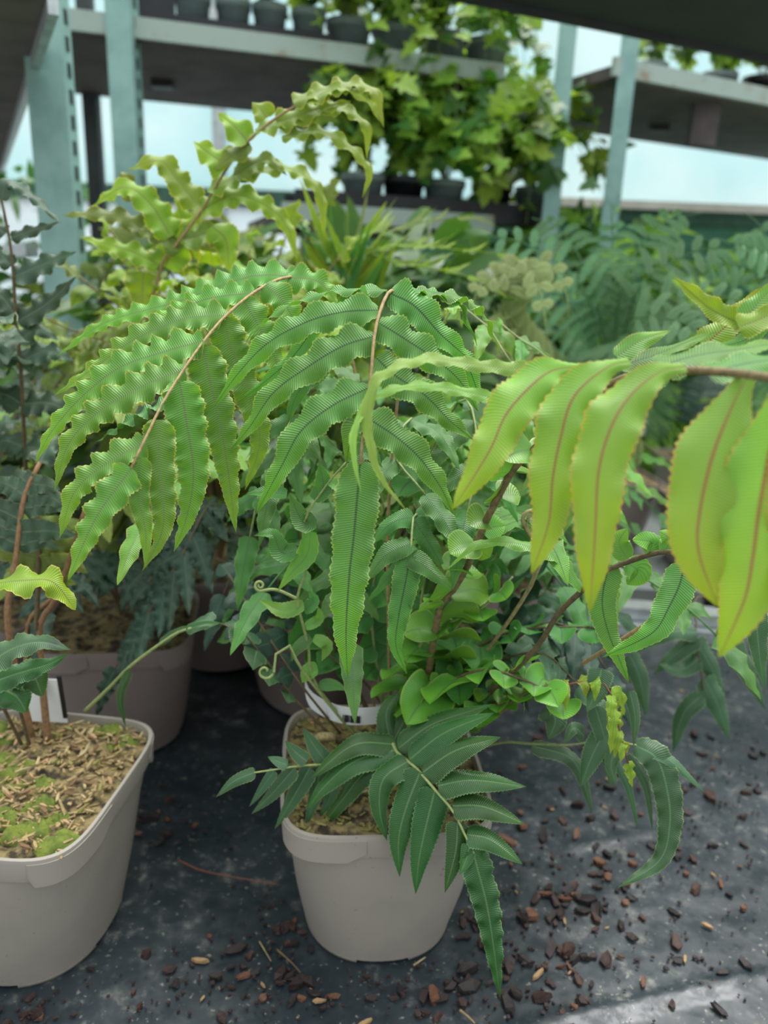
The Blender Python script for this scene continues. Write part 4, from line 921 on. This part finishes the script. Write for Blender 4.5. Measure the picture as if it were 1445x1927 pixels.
# ================================================================== PLANTS ON THE RACKS
def small_pot(mb, p, r, h, K=20):
    v = []
    for z, q in ((0, .78), (h * .8, .95), (h * .8, 1.03), (h, 1.05), (h, .95), (h * .85, .92)): v += [V((p.x + math.cos(2 * math.pi * j / K) * r * q, p.y + math.sin(2 * math.pi * j / K) * r * q, p.z + z)) for j in range(K)]
    mb.add(v, [(i * K + j, i * K + (j + 1) % K, (i + 1) * K + (j + 1) % K, (i + 1) * K + j) for i in range(5) for j in range(K)] + [tuple(range(K))[::-1], tuple(range(5 * K, 6 * K))])
def shelf_plant(p, label, mats, seed, r=.055, h=.10, n=90, size=.05, spread=.16, hang=.0, tall=.2, group=None, lean=(0, -.5), pot='greypot'):
    t = thing('potted_plant', p, label, 'plant', group); mb = MB(); small_pot(mb, p, r, h); mb.build('pot', pot, t); rnd = random.Random(seed)
    nb = max(4, n // 14); tips = []; mb = MB(); lv = {m: MB() for m in mats}
    for k in range(nb):
        a = rnd.uniform(0, 6.28); d = V((math.cos(a) + lean[0], math.sin(a) + lean[1], 0)); top = p + V((0, 0, h)) 
        m1 = top + d * spread * .45 + UP * tall * rnd.uniform(.4, 1); e = top + d * spread * rnd.uniform(.8, 1.3) + UP * (tall * rnd.uniform(.1, .9) - hang * rnd.uniform(.2, 1))
        c, _ = spline([top - UP * .02, m1, e], 14); mb.tube(c, .002, .001, 4)
        for i in range(14):
            q = c[rnd.randint(3, 14)]; dd = V((rnd.gauss(0, 1), rnd.gauss(0, 1) - .5, rnd.gauss(-.3, .5))); lobed(lv[mats[(k + i) % len(mats)]], q, dd, V((rnd.gauss(0, .4), -.8, .8)), size * rnd.uniform(.6, 1.25))
    mb.build('stems', 'rachisg', t)
    for m_, b_ in lv.items(): b_.build('foliage', m_, t)['kind'] = 'stuff'
    return t
zl = P(700, 408, 2.7).z
def on1(px, back, z):      # a spot on the left rack's shelf, 'back' metres behind its front edge
    d = ray(px, 100); fx = fa + q1 * back; tt = V((fb.x - fa.x, fb.y - fa.y, 0)); den = d.x * tt.y - d.y * tt.x
    s_ = (fx.x * tt.y - fx.y * tt.x) / den; return V((d.x * s_, d.y * s_, z))
for i, px in enumerate((365, 440, 508, 580)):
    p = on1(px, .12, zt1 + .012); shelf_plant(p, ['grey pot at the left end of the tray on the upper shelf', 'second grey pot in the tray on the upper shelf', 'third grey pot in the tray on the upper shelf', 'grey pot at the right end of the tray on the upper shelf'][i], ['VD'], 700 + i, n=42, size=.045, spread=.09, tall=.16, r=.052, h=.12)
tr = thing('plant_tray', on1(470, .12, zt1), 'black plastic tray holding four grey pots on the upper shelf', 'tray'); mb = MB(); a_, b_ = on1(330, .12, zt1 + .006), on1(612, .12, zt1 + .006); mb.beam(a_, b_, .16, .012); mb.build('base', 'blackpl', tr, False)
for s_ in (-.08, .08): mb = MB(); mb.beam(a_ + q1 * s_ + UP * .025, b_ + q1 * s_ + UP * .025, .006, .05); mb.build('side', 'blackpl', tr, False)
cr = thing('plant_crate', on1(285, .2, zt1), 'black crate on the upper shelf beside the left post', 'crate'); a_, b_ = on1(258, .25, zt1), on1(328, .25, zt1)
mb = MB(); mb.beam(a_ + UP * .008, b_ + UP * .008, .3, .016); mb.build('base', 'blackpl', cr, False)
for s_ in (-.15, .15): mb = MB(); mb.beam(a_ + q1 * s_ + UP * .09, b_ + q1 * s_ + UP * .09, .008, .16); mb.build('side', 'blackpl', cr, False)
labs = ['leafy plant in a grey pot just right of the tray', 'lime lobed-leaf plant on the upper shelf, middle of the rack', 'trailing lime plant spilling over the upper shelf edge', 'trailing plant in the rack corner beside the bright sky gap']
for i, (px, hg, sp, n) in enumerate(((655, .05, .20, 150), (740, .12, .22, 190), (835, .22, .24, 230), (915, .40, .24, 260))):
    shelf_plant(on1(px, .13, zt1 + .001), labs[i], ['V', 'V', 'VD'], 720 + i, n=n, size=.06, spread=sp, hang=hg, tall=.26, r=.07, h=.12)
labs = ['leafy plant at the left of the lower shelf', 'dense leafy plant on the lower shelf under the trailing one', 'broad-leaved plant in the middle of the lower shelf', 'lime plant on the lower shelf next to the right post', 'tumbling plant at the lower shelf end by the teal post']
for i, (px, hg, n) in enumerate(((690, .05, 160), (770, .08, 200), (850, .12, 220), (945, .16, 220), (1030, .22, 240))):
    shelf_plant(on1(px, .12, zl + .013), labs[i], ['V', 'V', 'VD'] if i < 3 else ['V', 'V', 'VD'], 740 + i, n=n, size=.065, spread=.2, hang=hg, tall=.34, r=.07, h=.12, pot='blackpl' if i % 2 else 'greypot')
tr = thing('plant_tray', on1(800, .12, zl), 'long black tray on the lower shelf under the leafy plants', 'tray'); a_, b_ = on1(545, .12, zl + .006), on1(1050, .12, zl + .006); mb = MB(); mb.beam(a_, b_, .19, .012); mb.build('base', 'blackpl', tr, False)
for s_ in (-.095, .095): mb = MB(); mb.beam(a_ + q1 * s_ + UP * .03, b_ + q1 * s_ + UP * .03, .006, .06); mb.build('side', 'blackpl', tr, False)
def on2(px, back, z):
    d = ray(px, 100); fx = ga + q2 * back; tt = V((gb.x - ga.x, gb.y - ga.y, 0)); den = d.x * tt.y - d.y * tt.x
    s_ = (fx.x * tt.y - fx.y * tt.x) / den; return V((d.x * s_, d.y * s_, z))
labs = ['strappy plant on the right rack between the two teal posts', 'airy plant on the right rack beside the sky gap', 'bushy plant above the right rack shelf edge', 'dark-potted plant at the far right of the upper shelf']
for i, (px, bk) in enumerate(((1225, .30), (1290, .35), (1360, .25), (1440, .2))):
    shelf_plant(on2(px, bk, ga.z + .001), labs[i], ['V', 'V', 'VD'], 760 + i, n=(120, 70, 170, 190)[i], size=.055, spread=.17, tall=.26, r=.065, h=.12, pot='blackpl' if i == 3 else 'greypot')
# ================================================================== DEBRIS ON THE SHEET
rnd = random.Random(9)
BK = [chip_mesh(rnd, 'bark_chip', 'bark%d' % (i % 5), rnd.uniform(.0055, .011), rnd.uniform(.003, .006), rnd.uniform(.0015, .003)) for i in range(20)] + [chip_mesh(rnd, 'wood_splinter', 'bark5', .006, .002, .001) for i in range(3)]
clusters = [(1000, 1750, 95, 60, 46), (960, 1830, 110, 45, 40), (1050, 1500, 120, 60, 34), (1390, 1480, 40, 50, 12), (1120, 1640, 110, 50, 26), (390, 1830, 70, 40, 10), (300, 1545, 45, 30, 14), (545, 1745, 40, 40, 12), (450, 1870, 120, 40, 16), (1330, 1620, 90, 80, 18), (1250, 1800, 140, 70, 22), (750, 1880, 120, 30, 18), (60, 1895, 50, 20, 10), (1250, 1420, 130, 40, 16), (860, 1690, 60, 50, 12)]
ZONE = ['in the thick patch right of the hanging dark frond tip', 'below the hanging dark frond tip', 'just right of the centre pot rim', 'at the far right below the drooping dark leaves', 'left of the long drooping leaflet tip', 'between the two front pots near the lower edge', 'in the shade between the front pots', 'at the left foot of the centre pot', 'along the bottom edge left of the centre pot', 'at the right edge above the sheet crease', 'near the long sheet crease', 'below the front of the centre pot', 'under the left pot at the bottom corner', 'below the shaded leaves at the right rear', 'at the right foot of the centre pot']
TONE = {'bark_0': 'red-brown', 'bark_1': 'dark brown', 'bark_2': 'russet', 'bark_3': 'orange-brown', 'bark_4': 'blackish'}
pots_xy = [(CP, .098), (LP, .105), (BP, .105)]
for zi, (cx, cy, sx, sy, n) in enumerate(clusters):
    for i in range(n):
        p = G(rnd.gauss(cx, sx), rnd.gauss(cy, sy))
        if p.y < .3 or any((p - q).to_2d().length < r for q, r in pots_xy) or p.y > 1.35: continue
        k = rnd.random(); me = rnd.choice(BK[:20]) if k < .93 else rnd.choice(BK[20:])
        sc = rnd.uniform(.5, 1.0) * rnd.choice((1, 1, 1.7)); o = link('bark_chip' if k < .93 else 'wood_splinter', me, None, V((p.x, p.y, .001 * sc)))
        o.scale = (sc, sc, sc); o.rotation_euler = (rnd.gauss(0, .12), rnd.gauss(0, .12), rnd.uniform(0, 6.28))
        if k < .93: tag(o, '%s%s bark chip %s' % ('large ' if sc > 1.2 else 'small ', TONE[me.materials[0].name], ZONE[zi]), 'bark chip', 'bark chips scattered on the sheet')
        else: tag(o, 'pale wood splinter ' + ZONE[zi], 'splinter', 'pale splinters on the sheet')
mb = MB()
for i in range(900):
    cx, cy, sx, sy, n = rnd.choice(clusters); p = G(rnd.gauss(cx, sx * 1.5), rnd.gauss(cy, sy * 1.5))
    if p.y < .3 or p.y > 1.35 or any((p - q).to_2d().length < r for q, r in pots_xy): continue
    s_ = rnd.uniform(.0006, .0022); mb.box((p.x, p.y, s_ * .5), (s_, s_ * rnd.uniform(.4, 1), s_ * .5), Matrix.Rotation(rnd.uniform(0, 3), 3, 'Z'))
tag(mb.build('bark_crumbs', 'bark0', None, False), 'fine bark crumbs and grit strewn over the black sheet', 'crumbs', kind='stuff')
def twig(pp, r, label, name='twig', mat='stalk', cat='twig'):
    c = [G(x, y) + V((0, 0, r + .0015)) for x, y in pp]; mb = MB(); mb.tube(spline(c, 14)[0], r, r * .5, 6); tag(mb.build(name, mat), label, cat)
twig(((337, 1622), (375, 1640), (430, 1652), (527, 1668)), .0011, 'thin brown twig lying between the two front pots', mat='stalkr')
twig(((520, 1790), (548, 1815), (566, 1835)), .0014, 'short twig at the left foot of the centre pot')
twig(((865, 1905), (880, 1917), (893, 1930)), .0014, 'pale stick at the bottom edge below the centre pot', mat='chip0')
twig(((778, 1820), (800, 1805)), .0012, 'pale straw beside the centre pot base', name='straw', mat='chip1', cat='straw')
twig(((488, 1775), (510, 1812)), .0010, 'pale straw at an angle left of the centre pot', name='straw', mat='chip0', cat='straw')
c = G(600, 1885); o = link('wood_splinter', BK[20], None, V((c.x, c.y, .001))); o.scale = (1.2,) * 3; tag(o, 'bright yellowish wood piece on the sheet in front of the centre pot', 'splinter')
